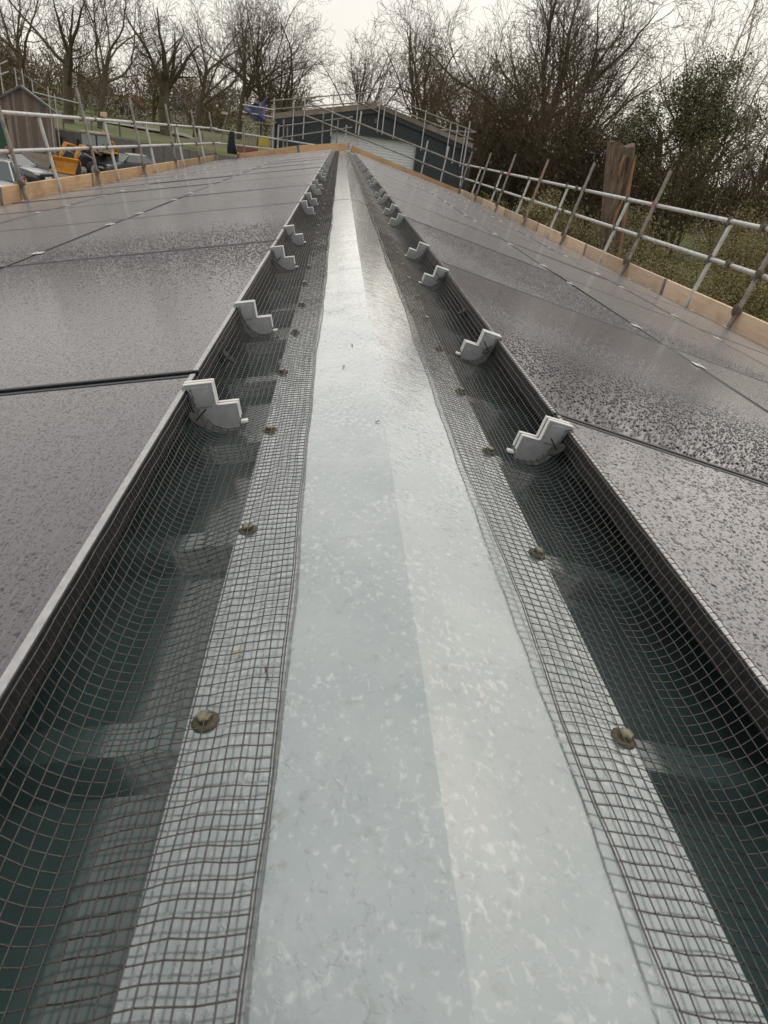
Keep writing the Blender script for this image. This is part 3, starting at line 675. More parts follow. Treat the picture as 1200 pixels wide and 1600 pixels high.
# ------------------------------------------------------------------ scaffolds
RT = 0.0242
def tube_between(name, a, b, mat, parent, r=RT, k=10):
    a, b = Vector(a), Vector(b); d = b-a; me = MB().tube([(0, 0, 0), (0, 0, d.length*.5), (0, 0, d.length)], r, k).mesh(name, True)
    me.set_sharp_from_angle(angle=R(50))
    q = d.to_track_quat('Z', 'Y').to_matrix().to_4x4(); q.translation = a
    o = put(name, me, mat, parent)
    o.matrix_basis = (parent.matrix_world.inverted() if parent else Matrix()) @ q
    return o
def coupler(p, parent, mat, ax='y'):
    m = MB(); m.tube([(0, -.03, 0), (0, .03, 0)], .034, 10); m.box(-.052, -.02, -.026, .026, -.036, .036, .005); m.tube([(-.045, 0, -.055), (-.045, 0, .05)], .009, 6); m.tube([(-.03, 0, .02), (-.03, 0, .05)], .016, 6)
    me = m.mesh('coupler'); o = put('coupler', me, mat, parent)
    o.matrix_basis = parent.matrix_world.inverted() @ (T(p) @ (Matrix.Rotation(R(90), 4, 'Z') if ax == 'x' else Matrix()))
    return o
def board(a, b, h, th, mat, parent, name='toe_board'):
    """plank on edge from a to b (bottom edge), height h, thickness th"""
    a, b = Vector(a), Vector(b); d = b-a; L = d.length
    m = MB().box(0, L, -th/2, th/2, 0, h, .004)
    X = d.normalized(); Y = Vector((0, 0, 1)).cross(X).normalized(); Z = X.cross(Y)
    mw = Matrix(((X.x, Y.x, Z.x, a.x), (X.y, Y.y, Z.y, a.y), (X.z, Y.z, Z.z, a.z), (0, 0, 0, 1)))
    me = m.mesh(name); o = put(name, me, mat, parent); o.matrix_basis = parent.matrix_world.inverted() @ mw
    for e in (0.0, L-.03):                       # galvanised end bands
        bm = MB().box(e-.001, e+.031, -th/2-.002, th/2+.002, -.001, h+.002).mesh('end_band'); put('end_band', bm, M_STEELD, o)
    return o
def side_scaffold(side):
    P = thing('edge_scaffold', 'scaffold guardrail with %s toe boards along the %s eaves' % ('lit pinkish' if side > 0 else 'orange-brown', SIDE[side]), 'scaffold', T((side*4.1, 15, GZ)), 'scaffold guardrails around the roofs')
    rr = random.Random(20+side)
    longs = [3.6, 6.54, 9.51, 12.51, 15.36, 18.35, 21.39, 24.4] if side > 0 else [3.5, 6.45, 9.36, 12.28, 15.2, 18.15, 21.16, 24.0]
    shorts = [4.7, 7.58, 10.54, 13.53, 16.38, 19.38, 22.35] if side > 0 else [4.8, 7.75, 10.63, 13.46, 16.23, 19.13, 22.1]
    k = 0.185                                     # outward lean
    sag = lambda y: -.0042*(y-7)
    bm = M_BOARDP if side > 0 else M_BOARDO
    for i, y in enumerate(longs):
        zb, zt = -1.35, 0.585 + sag(y) + rr.uniform(-.03, .03)
        if side < 0 and i == 2: zt = .72
        xb = 4.0 + (zb+.79)*k; xt = 4.0 + (zt+.79)*k
        mat = M_RUST if (side > 0 and i == 4) else (M_STEELD if i % 2 else M_STEELD)
        tube_between('post', (side*xb, y, zb), (side*xt, y+rr.uniform(-.03, .03), zt), mat, P)
        tube_between('standard', (side*3.92, y+.12, GZ+.02), (side*3.92, y+.12, -1.0), M_STEEL, P)
        for z in (0.155, -.25):
            z += sag(y); coupler((side*(4.0+(z+.79)*k+.02), y, z), P, M_COUPR if rr.random() < .14 or (side < 0 and i == 2) else M_COUP)
        coupler((side*(4.0+.03), y, -.60), P, M_COUP)
    for y in shorts:
        zt = 0.16 + sag(y); zb = -1.25
        tube_between('post', (side*(4.03+(zb+.79)*k), y, zb), (side*(4.06+(zt+.79)*k), y, zt), M_STEEL, P)
        for z in (0.155, -.25): z += sag(y); coupler((side*(4.03+(z+.79)*k+.03), y, z), P, M_COUP)
    cuts = [1.5, 6.9, 12.9, 19.1, 25.2]
    for z in (0.155, -.25):
        x = 4.035 + (z+.79)*k
        for a, b in zip(cuts, cuts[1:]):
            d = .25 if z < 0 else 0
            tube_between('rail', (side*x, a+d+.01, z+sag(a+d)), (side*x, b+d-.01, z+sag(b+d)), M_STEEL, P, RT, 12)
            if b < 25: coupler((side*x, b+d, z+sag(b+d)), P, M_COUP)
    y = 2.2; 
    while y < 24.4:
        L = min(3.05 if side > 0 else 3.3, 24.5-y)
        if L > .5: board((side*4.075, y, -.835+.6*sag(y)), (side*4.075, y+L-.015, -.835+.6*sag(y+L)), .225, .038, bm, P)
        y += L
    for z in (-1.05,): tube_between('ledger', (side*3.95, 1.5, z), (side*3.95, 25.0, z), M_STEELD, P)
    # deck planks under the guardrail
    for j in range(3):
        for y in (1.6, 5.55, 9.5, 13.45, 17.4, 21.35):
            m = MB().box(0, 3.9, -.11, .11, 0, .038, .004).mesh('deck_plank'); o = put('deck_plank', m, bm, P)
            o.matrix_basis = P.matrix_world.inverted() @ T((side*(4.14+.235*j), y, -1.0)) @ Matrix.Rotation(R(90), 4, 'Z')
    for y in longs:
        tube_between('transom', (side*3.5, y+.16, -1.03), (side*4.85, y+.16, -1.03), M_STEELD, P); tube_between('standard', (side*4.8, y+.21, GZ+.02), (side*4.8, y+.21, -.9), M_STEEL, P)
    return P
SC_L = side_scaffold(-1); SC_R = side_scaffold(1)
def odd_bits():
    o = MB().box(-.05, .05, -.04, .04, 0, .07, .008).build('timber_offcut', M_BOARDP, None); o.matrix_world = T((-4.225, 13.46, .175)) @ Matrix.Rotation(.2, 4, 'Z')
    tagp(o, 'small pale timber offcut sitting on the left scaffold top rail', 'timber block')
odd_bits()
def end_scaffold():
    P = thing('gable_scaffold', 'sloping scaffold rails and brown boards across the far gable of the solar roof', 'scaffold', T((0, 24.6, GZ)), 'scaffold guardrails around the roofs')
    Y = 24.62
    tube_between('rail', (-1.25, Y, 1.17), (4.25, Y, .03), M_STEELD, P); tube_between('rail', (-1.28, Y+.0, .81), (4.2, Y, -.37), M_STEELD, P)
    tube_between('rail', (-2.15, Y+.06, .40), (.22, Y+.06, .97), M_STEELD, P, .02); tube_between('rail', (-2.10, Y+.06, .08), (.22, Y+.06, .68), M_STEELD, P, .02)
    tube_between('rail', (-4.2, Y+.12, .06), (-.9, Y+.12, .02), M_STEEL, P); tube_between('rail', (-4.2, Y+.12, -.33), (-1.9, Y+.12, -.26), M_STEEL, P)
    for x, z0, z1, l in ((.42, -1.2, 1.17, .05), (-.72, -1.4, 1.06, -.02), (-.25, -1.2, .82, 0), (.03, -1.2, .72, 0), (2.65, -2, .62, .10), (3.35, -2, .55, .12), (-1.95, -2, .62, -.05), (-1.83, -2, .5, -.04), (-3.2, -2, .25, -.08)):
        tube_between('post', (x-l, Y+.09, z0), (x+l, Y+.09, z1), M_STEELD if x < 0 else M_STEEL, P)
    for x, z in ((.42, .82), (.42, .45), (-.72, .66), (-.72, .75), (2.65, .36), (2.65, -.05), (3.35, .2), (-1.95, .43), (-1.95, .12)): coupler((x, Y+.04, z), P, M_COUP, 'x')
    for x in (-3.2, .42, 3.35): tube_between('standard', (x, Y+.15, GZ+.02), (x, Y+.15, -.9), M_STEEL, P)
    for z in (-1.25, -2.6): tube_between('ledger', (-4.2, Y+.2, z), (4.2, Y+.2, z), M_STEELD, P)
    board((-3.3, 24.3, -.72), (-1.45, 24.3, -.25), .2, .038, M_BOARDO, P); board((-1.43, 24.3, -.25), (.20, 24.3, .03), .21, .038, M_BOARDO, P)
    board((.22, 24.3, -.02), (2.0, 24.3, -.42), .2, .038, M_BOARDO, P); board((2.02, 24.3, -.43), (3.95, 24.3, -.86), .2, .038, M_BOARDO, P)
end_scaffold()

# ------------------------------------------------------------------ dark building beyond the roof
def dark_building():
    Y = 36.0; cx = 1.47; hw = 4.8; ze = .60; za = 1.66; D = 15.0
    P = thing('slate_building', 'slate-blue clad gabled building with pale roller door beyond the ridge', 'building', T((cx, Y, GZ)))
    inv = P.matrix_world.inverted()
    def top(x): return ze + (za-ze)*(1-abs(x-cx)/hw)
    d0, d1, dz = -.62, 3.56, .52
    m = MB(); p = 0.2; x = cx-hw
    while x < cx+hw-1e-6:
        for a, b, yo in ((x, x+.13, .012), (x+.13, x+.145, None), (x+.145, x+.185, 0.0), (x+.185, x+.2, None)):
            b = min(b, cx+hw)
            if a >= b: continue
            ya, yb = (yo, yo) if yo is not None else ((.012, 0.0) if abs(a-x-.13) < 1e-6 else (0.0, .012))
            zb = GZ if not (d0 < (a+b)/2 < d1) else dz
            m.add([(a, Y+ya, zb), (b, Y+yb, zb), (b, Y+yb, top(b)), (a, Y+ya, top(a))], [(0, 1, 2, 3)])
        x += p
    o = m.build('front_cladding', M_SLATE, P); o.matrix_basis = inv
    m = MB()
    m.box(cx-hw-.02, cx-hw+.05, Y-.03, Y+D, GZ, ze-.002).box(cx+hw-.05, cx+hw+.02, Y-.03, Y+D, GZ, ze-.002)
    m.prism([(cx-hw, GZ), (cx+hw, GZ), (cx+hw, ze), (cx, za), (cx-hw, ze)], 'y', Y+D-.1, Y+D)
    m.build('side_cladding', M_SLATE, P).matrix_basis = inv
    for s in (-1, 1):
        m = MB().prism([(cx, za+.02), (cx+s*(hw+.2), ze-.04+.02), (cx+s*(hw+.2), ze-.04+.12), (cx, za+.13)], 'y', Y-.12, Y+D+.1); m.build('roof_slope', M_ROOFD, P).matrix_basis = inv
        m = MB().prism([(cx, za-.14), (cx+s*(hw+.06), ze-.20), (cx+s*(hw+.06), ze+.07), (cx, za+.12)], 'y', Y-.16, Y-.125); m.build('verge_trim', M_SLATE, P).matrix_basis = inv
        MB().box(cx+s*hw-.07, cx+s*hw+.07, Y-.06, Y-.005, GZ, ze-.2).build('corner_trim', M_SLATE, P).matrix_basis = inv
    # roller door of interlocking slats, set back in its reveal
    door = MB().box(d0-.05, d1+.05, Y+.27, Y+.30, GZ, dz+.1).build('roller_door', M_DOORG, P); door.matrix_basis = inv
    sl = MB().prism([(0, 0), (-.012, .02), (-.018, .06), (-.012, .1), (0, .118)], 'x', d0+.03, d1-.03).mesh('door_slat'); sl.materials.append(M_DOORG)
    z = GZ
    while z < dz-.05: put('door_slat', sl, None, door, T((0, Y+.268, z))); z += .12
    m = MB().box(d0-.06, d0, Y-.02, Y+.30, GZ, dz).box(d1, d1+.06, Y-.02, Y+.30, GZ, dz).box(d0-.06, d1+.06, Y-.02, Y+.30, dz+.001, dz+.07)
    m.build('door_reveal', M_SLATE, P).matrix_basis = inv
    MB().box(1.39, 1.58, Y-.12, Y-.005, 1.06, 1.30, .02).build('wall_light', M_ROOFD, P).matrix_basis = inv
    tube_between('downpipe', (cx-hw+.25, Y-.06, GZ), (cx-hw+.25, Y-.06, ze-.1), M_STEEL, P, .045)
    # scaffold on its roof edge
    S = thing('roof_scaffold', 'double scaffold rails with toe boards along the verges of the slate building', 'scaffold', T((cx, Y-.3, GZ)), 'scaffold guardrails around the roofs')
    Ys = Y-.35
    tube_between('rail', (-3.45, Ys, 1.36), (1.35, Ys, 2.34), M_STEELD, S, .026); tube_between('rail', (-3.45, Ys, 1.02), (1.35, Ys, 1.96), M_STEELD, S, .026)
    tube_between('rail', (1.95, Ys, 2.20), (6.25, Ys, 1.34), M_STEELD, S, .026); tube_between('rail', (1.75, Ys, 1.90), (6.15, Ys, 1.02), M_STEELD, S, .026)
    tube_between('rail', (4.0, Ys+2.5, 1.22), (6.2, Ys+.1, 1.32), M_STEELD, S, .026); tube_between('rail', (4.6, Ys+2.5, 1.0), (6.1, Ys+.1, 1.02), M_STEELD, S, .026)
    tube_between('rail', (.1, Ys+.1, 1.95), (1.6, Ys+.1, 1.55), M_STEELD, S, .026)
    for x, z1 in ((-3.3, 1.5), (-2.4, 1.65), (-1.9, 1.65), (-.6, 2.1), (.55, 2.2), (1.55, 2.4), (1.8, 2.35), (2.35, 2.2), (3.75, 1.92), (5.0, 1.6), (5.35, 1.55), (5.9, 1.75), (5.75, 1.4)):
        tube_between('post', (x, Ys+.06, top(max(cx-hw, min(cx+hw, x)))-.9), (x, Ys+.06, z1), M_STEEL, S, .028)
    for a, b in ((-3.4, -1.0), (-.98, 1.45)): board((a, Ys+.12, top(a)+.05), (b, Ys+.12, top(b)+.05), .23, .04, M_BOARDD, S)
    for a, b in ((1.5, 3.9), (3.92, 6.2)): board((a, Ys+.12, top(a)+.05), (b, Ys+.12, top(b)+.04), .2, .04, M_BOARDD, S)
    for x in (-3.3, 5.9): tube_between('standard', (x, Ys-.02, GZ), (x, Ys-.02, .9), M_STEEL, S, .028)
    for x in (-.6, 2.35): tube_between('bracket', (x, Ys+.06, top(x)-.3), (x, Y+.02, top(x)-.3), M_STEELD, S, .028)
dark_building()

def platform():
    Y = 32.0
    P = thing('loading_platform', 'scaffold loading platform with brown deck left of the slate building', 'platform', T((-3.6, Y, GZ)))
    for x in (-4.15, -3.55, -3.05):
        for y in (Y, Y+1.3): tube_between('post', (x, y, GZ), (x, y, 1.25 if x < -4 else 1.15), M_STEELD, P, .027)
    for j in range(5): board((-4.3, Y+.1+.24*j, .50+.0), (-2.95, Y+.1+.24*j, .50), .10 if j == 0 else .045, .22 if j else .05, M_BOARDO, P, 'deck_plank')
    for z in (.72, .98): tube_between('rail', (-4.25, Y-.05, z), (-2.95, Y-.05, z-.02), M_STEEL, P, .025)
    tube_between('brace', (-4.15, Y-.05, .4), (-3.3, Y-.05, -1.2), M_STEELD, P, .025); tube_between('ledger', (-4.3, Y-.05, .42), (-2.95, Y-.05, .42), M_STEELD, P, .027)
    # crumpled blue tarpaulin over the platform rail
    V = []; nu, nv = 14, 10; rr = random.Random(4)
    for j in range(nv+1):
        for i in range(nu+1):
            u, v = i/nu, j/nv
            x = -4.2 + .9*u; z = .66 + v*(.30 + .42*u*u) + .04*math.sin(u*9+v*4) - (.25*u if v < .5 else .0)
            y = Y-.12 + .10*math.sin(u*11+v*5) + .06*math.sin(v*9+u*3) + .25*v
            V.append((x, y, z))
    F = [(j*(nu+1)+i, j*(nu+1)+i+1, (j+1)*(nu+1)+i+1, (j+1)*(nu+1)+i) for j in range(nv) for i in range(nu)]
    o = put('blue_tarpaulin', mesh_from('blue_tarpaulin', V, F, True), M_BLUE); tagp(o, 'crumpled deep blue tarpaulin heaped on the loading platform', 'tarpaulin')
    sm = o.modifiers.new('solid', 'SOLIDIFY'); sm.thickness = .01
    m = MB(); Yb = 30.5; m.box(-3.40, -3.36, Yb, Yb+.04, -1.25, .0, .008).box(-3.04, -3.0, Yb, Yb+.04, -1.25, .0, .008)
    o = thing('yellow_barrier', 'yellow upright barrier panel below the loading platform', 'barrier', T((-3.2, Yb, GZ)))
    inv = o.matrix_world.inverted()
    m.build('barrier_post', M_YSHEET, o).matrix_basis = inv
    for k in range(3): MB().box(-3.36, -3.04, Yb+.006, Yb+.03, -.38-.42*k, -.06-.42*k, .004).build('barrier_panel', M_YSHEET, o).matrix_basis = inv
    tube_between('barrier_leg', (-3.2, Yb+.1, GZ), (-3.2, Yb+.1, -1.0), M_STEELD, o, .03)
    o = thing('red_barrier', 'low dull red barrier beneath the loading platform', 'barrier', T((-3.8, 30.8, GZ))); inv = o.matrix_world.inverted()
    for z in (-.72, -1.02): MB().box(-4.3, -3.45, 30.8, 30.84, z, z+.22, .01).build('barrier_panel', M_REDB, o).matrix_basis = inv
    for x in (-4.2, -3.55): MB().box(x, x+.05, 30.85, 30.9, GZ, -.5, .005).build('barrier_post', M_STEELD, o).matrix_basis = inv
    # dark jacket hung over the left guardrail
    rings = []
    for z, hw, t in ((.075, .05, .03), (.05, .085, .045), (-.05, .10, .05), (-.2, .105, .055), (-.38, .14, .06), (-.53, .165, .05), (-.57, .15, .03)):
        rings.append([(-3.62+hw*math.cos(a)*(1+.12*math.sin(3*a+z*9)), 24.55+t*math.sin(a)*(1+.2*math.cos(4*a+z*7)), z) for a in [2*math.pi*k/16 for k in range(16)]])
    o = MB().loft(rings).build('hung_jacket', M_NAVY, None, True); tagp(o, 'dark navy garment hanging on the far left scaffold rail', 'jacket')
platform()

# ------------------------------------------------------------------ timber shed, left
def timber_shed():
    Y = 50.0; ax, za = -20.4, .42; xr, zr = -18.65, -.72; xl, zl = -23.6, -1.6; D = 11
    P = thing('timber_shed', 'weathered timber gabled shed with green door at the left edge', 'shed', T((-21, Y, GZ))); inv = P.matrix_world.inverted()
    def top(x): return za + (zr-za)*(x-ax)/(xr-ax) if x > ax else za + (zl-za)*(ax-x)/(ax-xl)
    meshes = {}
    x = xl; i = 0; rr = random.Random(9)
    while x < xr-.02:
        w = .155; b = min(x+w-.012, xr)
        zb = -3.15
        if x > -22.9 and b < -21.15: zb = -1.42
        m = MB(); yo = rr.uniform(0, .02); V = [(x, Y-yo, zb), (b, Y-yo, zb), (b, Y-yo, top(b)), (x, Y-yo, top(x))]; V += [(v[0], Y+.03, v[2]) for v in V]
        m.add(V, [(0, 1, 2, 3), (1, 5, 6, 2), (0, 3, 7, 4), (3, 2, 6, 7), (0, 4, 5, 1)])
        m.build('timber_board', M_TIMB[rr.randrange(4)], P).matrix_basis = inv
        x += w
    MB().box(-21.14, xr-.02, Y+.0, Y+.25, GZ, -3.17).build('plinth', M_PLINTH, P).matrix_basis = inv
    MB().box(xl, -22.92, Y+.0, Y+.25, GZ, -3.17).build('plinth', M_PLINTH, P).matrix_basis = inv
    m = MB().box(xr-.12, xr-.02, Y+.26, Y+D, GZ, zr-.05).box(xl+.02, xl+.12, Y+.26, Y+D, GZ, zl-.05); m.prism([(xl+.1, GZ), (xr-.1, GZ), (xr-.1, zr-.05), (ax, za-.05), (xl+.1, zl-.05)], 'y', Y+.06, Y+.09)
    m.build('wall', M_TIMB[2], P).matrix_basis = inv
    d = MB().box(-22.85, -21.42, Y-.02, Y+.02, GZ, -1.46).build('door', M_GREEN, P); d.matrix_basis = inv
    for k in range(9): MB().box(-22.83+.157*k, -22.83+.157*k+.145, Y-.036, Y-.021, GZ+.05, -1.5).build('door_board', M_GREEN, d)
    MB().box(-21.40, -21.17, Y-.05, Y+.02, GZ, -1.44).build('door_post', M_RUST, P).matrix_basis = inv
    MB().prism([(ax, za+.03), (xr+.2, zr-.10), (xr+.2, zr+.03), (ax, za+.16)], 'y', Y-.3, Y+D).build('roof_slope', M_ROOFD, P).matrix_basis = inv
    MB().prism([(ax, za+.03), (xl-.2, zl-.09), (xl-.2, zl+.03), (ax, za+.16)], 'y', Y-.3, Y+D).build('roof_slope', M_ROOFD, P).matrix_basis = inv
    for a, b in ((-21.3, -20.85), (-20.75, -20.5)):
        MB().add([(a, Y-.2, top(a)+.18), (b, Y-.2, top(b)+.18), (b, Y+2.4, top(b)+.18), (a, Y+2.4, top(a)+.18), (a, Y-.2, top(a)+.12), (b, Y-.2, top(b)+.12), (b, Y+2.4, top(b)+.12), (a, Y+2.4, top(a)+.12)], [(0, 1, 2, 3), (0, 4, 5, 1), (1, 5, 6, 2), (2, 6, 7, 3), (3, 7, 4, 0)]).build('rooflight', M_WHITEW, P).matrix_basis = inv
    S = thing('shed_scaffold', 'thin scaffold rails standing over the timber shed roof', 'scaffold', T((-20, Y+.5, GZ)), 'scaffold guardrails around the roofs'); Ys = Y+.4
    for x, z0, z1 in ((-20.7, .3, 1.45), (-20.28, .3, 1.45), (-19.75, .1, .95), (-18.82, GZ, .7), (-18.45, GZ, .36), (-21.6, -.3, 1.7)): tube_between('post', (x, Ys, z0), (x, Ys, z1), M_STEEL, S, .032)
    tube_between('rail', (-19.8, Ys, .28), (-16.9, Ys+.0, .02), M_STEEL, S, .032); tube_between('rail', (-19.4, Ys, -.0), (-18.0, Ys, -.05), M_STEELD, S, .026)
    tube_between('rail', (-20.7, Ys, 1.4), (-18.7, Ys, .40), M_STEELD, S, .02); tube_between('rail', (-22.3, Ys, 1.15), (-21.1, Ys, 1.75), M_STEEL, S, .035); tube_between('rail', (-22.3, Ys, .65), (-21.1, Ys, 1.2), M_STEEL, S, .035)
    P.matrix_world = P.matrix_world @ Matrix.Rotation(R(21), 4, 'Z')
timber_shed()

def retaining_wall():
    P = thing('retaining_wall', 'grey retaining wall below the grass bank behind the digger', 'wall', T((-20, 60, GZ))); inv = P.matrix_world.inverted()
    x = -44.0; i = 0
    while x < -7:
        MB().box(x, x+1.98, 60.0, 60.32, GZ, -2.02+.02*(i % 2) - max(0, (x+18))*.02, .02).build('wall_panel', M_WALL, P).matrix_basis = inv
        x += 2.0; i += 1
    for x in (-21.9, -20.6, -16.4): MB().box(x, x+.22, 59.9, 60.0, GZ, -2.5, .01).build('drain_slot', M_HOLE, P).matrix_basis = inv
retaining_wall()

# ------------------------------------------------------------------ vehicles
def wheel(parent, p, r, w, ax='x'):
    k = 18
    def ring(rr, t): return [(t, rr*math.cos(2*math.pi*j/k), rr*math.sin(2*math.pi*j/k)) for j in range(k)]
    ty = MB().loft([ring(r*.62, -w/2), ring(r*.95, -w/2), ring(r, -w*.3), ring(r, w*.3), ring(r*.95, w/2), ring(r*.62, w/2)], cap=False).build('wheel', M_BLACK, parent, True, T(p))
    MB().loft([ring(r*.63, -w*.38), ring(r*.5, -w*.3), ring(r*.15, -w*.36)], cap=True).loft([ring(r*.63, w*.38), ring(r*.5, w*.3), ring(r*.15, w*.36)], cap=True).build('rim', M_STEEL, ty, True)
def car(name, label, mw, paint, kind=0):
    """length along local y (front at -y), width along x, z up from the ground"""
    P = thing(name, label, 'car', mw, 'vehicles parked in the yard')
    # stations along the length: y, bonnet/belt height, half width
    st = [(-2.10, .62, .70), (-2.02, .74, .82), (-1.5, .86, .88), (-.85, .95, .90), (0, .97, .91), (1.2, .98, .90), (1.85, .97, .85), (2.08, .88, .76), (2.12, .60, .72)]
    rings = []
    for y, zb, hw in st:
        lo = .24 if abs(y) < 2.05 else .34
        rings.append([(-hw*.90, y, lo), (-hw, y, .45), (-hw, y, zb*.72), (-hw*.93, y, zb-.02), (-hw*.6, y, zb+.012), (0, y, zb+.025), (hw*.6, y, zb+.012), (hw*.93, y, zb-.02), (hw, y, zb*.72), (hw, y, .45), (hw*.90, y, lo), (0, y, lo-.02)])
    MB().loft(rings).build('body', paint, P, True)
    H = 1.47 if kind == 0 else 1.66
    g = [(-.98, .93, .80, .93), (-.25, H-.06, .62, .93), (1.05, H-.08, .62, .93), (1.86, .96, .74, .93)]
    roof = [(-.30, .60), (.1, .63), (.7, .635), (1.10, .60)]
    R1 = []
    for y, hw in roof: R1.append([(-hw, y, H-.055), (-hw*.8, y, H-.012), (0, y, H), (hw*.8, y, H-.012), (hw, y, H-.055), (0, y, H-.07)])
    MB().loft(R1).build('roof', paint, P, True)
    # glass planes
    ws = MB().add([(-.80, -.98, .955), (.80, -.98, .955), (.60, -.29, H-.05), (-.60, -.29, H-.05)], [(0, 1, 2, 3)]); ws.build('windscreen', M_CGLASS, P)
    MB().add([(-.74, 1.88, .985), (.74, 1.88, .985), (.58, 1.12, H-.05), (-.58, 1.12, H-.05)], [(3, 2, 1, 0)]).build('rear_window', M_CGLASS, P)
    for s in (-1, 1):
        MB().add([(s*.835, -.80, .965), (s*.845, .30, .975), (s*.632, .30, H-.06), (s*.615, -.24, H-.06)], [(0, 1, 2, 3)]).build('side_window', M_CGLASS, P)
        MB().add([(s*.845, .36, .975), (s*.80, 1.70, .985), (s*.595, 1.06, H-.06), (s*.632, .36, H-.06)], [(0, 1, 2, 3)]).build('side_window', M_CGLASS, P)
        for a, b in (((s*.83, -1.0, .95), (s*.605, -.28, H-.05)), ((s*.84, .33, .97), (s*.635, .33, H-.05)), ((s*.78, 1.84, .97), (s*.60, 1.10, H-.05))): MB().tube([a, b], .035, 6).build('pillar', paint, P)
        MB().loft([[(s*(.62+dx), -2.06+dx*.35+dy, z) for dx, z in ((0, .66), (.2, .68), (.22, .78), (.02, .76))] for dy in (-.03, .06)]).build('headlight', M_LAMP, P)
        MB().box(s*.74-.09, s*.74+.09, 2.03, 2.11, .72, .90, .02).build('tail_light', M_REDL, P)
        MB().box(s*.98-.09, s*.98+.09, -.78, -.66, .94, 1.08, .03).build('wing_mirror', paint, P)
    MB().box(-.26, .26, -2.135, -2.10, .45, .56, .005).build('number_plate', M_PLATE, P)
    MB().box(-.50, .50, -2.13, -2.08, .58, .70, .01).build('grille', M_BLACK, P)
    for sx in (-1, 1):
        for y in (-1.32, 1.28): wheel(P, (sx*.80, y, .32), .32, .21)
    return P
car('parked_car', 'silver car showing windscreen and bonnet below the timber shed', T((-14.75, 32.5, GZ)) @ Matrix.Rotation(R(14), 4, 'Z'), M_CARS, 1)
car('parked_car', 'black car half hidden behind the silver car', T((-17.2, 39.8, GZ)) @ Matrix.Rotation(R(75), 4, 'Z'), M_CARD, 0)
car('parked_car', 'dark grey hatchback parked right of the yellow digger', T((-14.6, 52.0, GZ)) @ Matrix.Rotation(R(-38), 4, 'Z'), M_CARG, 0)

def digger():
    P = thing('backhoe_digger', 'yellow backhoe loader with raised arms parked in the yard', 'digger', T((-16.6, 51.0, GZ)) @ Matrix.Rotation(R(-20), 4, 'Z') @ Matrix.Scale(.9, 4), 'vehicles parked in the yard')
    Y = M_YELL
    MB().loft([[(-hw, y, z0), (hw, y, z0), (hw, y, z1-.1), (hw*.75, y, z1), (-hw*.75, y, z1), (-hw, y, z1-.1)] for y, hw, z0, z1 in ((-1.7, .34, .6, 1.05), (-1.6, .40, .5, 1.2), (-.4, .45, .5, 1.35), (1.6, .5, .5, 1.3))]).build('bonnet', M_BLACK, P)
    cab = MB().box(-.72, .72, -.3, 1.25, 1.35, 1.55, .03).build('cab', M_BLACK, P)
    for x in (-.68, .68):
        for y in (-.26, 1.2): MB().tube([(x, y, 1.5), (x*.92, y*(.95), 2.62)], .05, 6).build('cab_post', M_BLACK, cab)
    MB().box(-.76, .76, -.4, 1.34, 2.62, 2.78, .05).build('cab_roof', M_PLINTH, cab)
    MB().box(-.60, .60, -.30, -.27, 1.55, 2.60).build('cab_window', M_KGLASS, cab); MB().box(-.60, .60, 1.18, 1.21, 1.55, 2.6).build('cab_window', M_KGLASS, cab)
    for s in (-1, 1): MB().box(s*.665-.012, s*.665+.012, -.2, 1.15, 1.55, 2.6).build('cab_window', M_KGLASS, cab)
    MB().tube([(.5, .8, 2.78), (.5, .8, 2.92)], .07, 8).build('beacon', M_AMBER, cab)
    for s in (-1, 1):
        wheel(P, (s*.92, 1.0, .72), .72, .42); wheel(P, (s*.90, -1.35, .45), .45, .32)
        MB().tube([(s*.62, .1, 1.35), (s*.66, -1.2, 1.75), (s*.66, -2.0, 1.85), (s*.64, -2.6, 1.2), (s*.62, -2.8, .5)], [.10, .12, .16, .13, .10], 6).build('loader_arm', Y, P)
        MB().tube([(s*.62, -.5, .95), (s*.66, -1.7, 1.38)], .05, 8).build('hydraulic_ram', M_STEEL, P)
        MB().box(s*.92-.24, s*.92+.24, .35, 1.7, 1.45, 1.55, .03).build('mudguard', Y, P)
        MB().tube([(s*.66, -2.05, 1.42), (s*.60, -2.7, .95)], .045, 8).build('hydraulic_ram', M_STEEL, P)
    buc = [(-2.75, .35), (-2.70, .85), (-2.9, 1.05), (-3.05, 1.0), (-2.92, .75), (-2.95, .30), (-3.45, .10), (-3.45, .05), (-2.85, .12)]
    bk = MB().prism(buc, 'x', -1.1, 1.1).build('bucket', Y, P)
    for s in (-1, 1): MB().prism([(-2.9, 1.0), (-2.75, .4), (-2.9, .1), (-3.45, .06)], 'x', s*1.1-.02, s*1.1+.02).build('bucket_side', M_BLACK, bk)
    # folded backhoe boom behind the cab
    MB().box(-.5, .5, 1.75, 2.0, .5, 1.3, .04).build('kingpost', Y, P)
    MB().tube([(0, 2.0, .9), (0, 2.5, 1.7), (0, 2.4, 2.2)], [.16, .15, .1], 6).build('boom', Y, P); MB().tube([(0, 2.4, 2.2), (0, 2.95, 1.6), (0, 3.0, 1.0)], [.1, .12, .07], 6).build('dipper', Y, P)
digger()

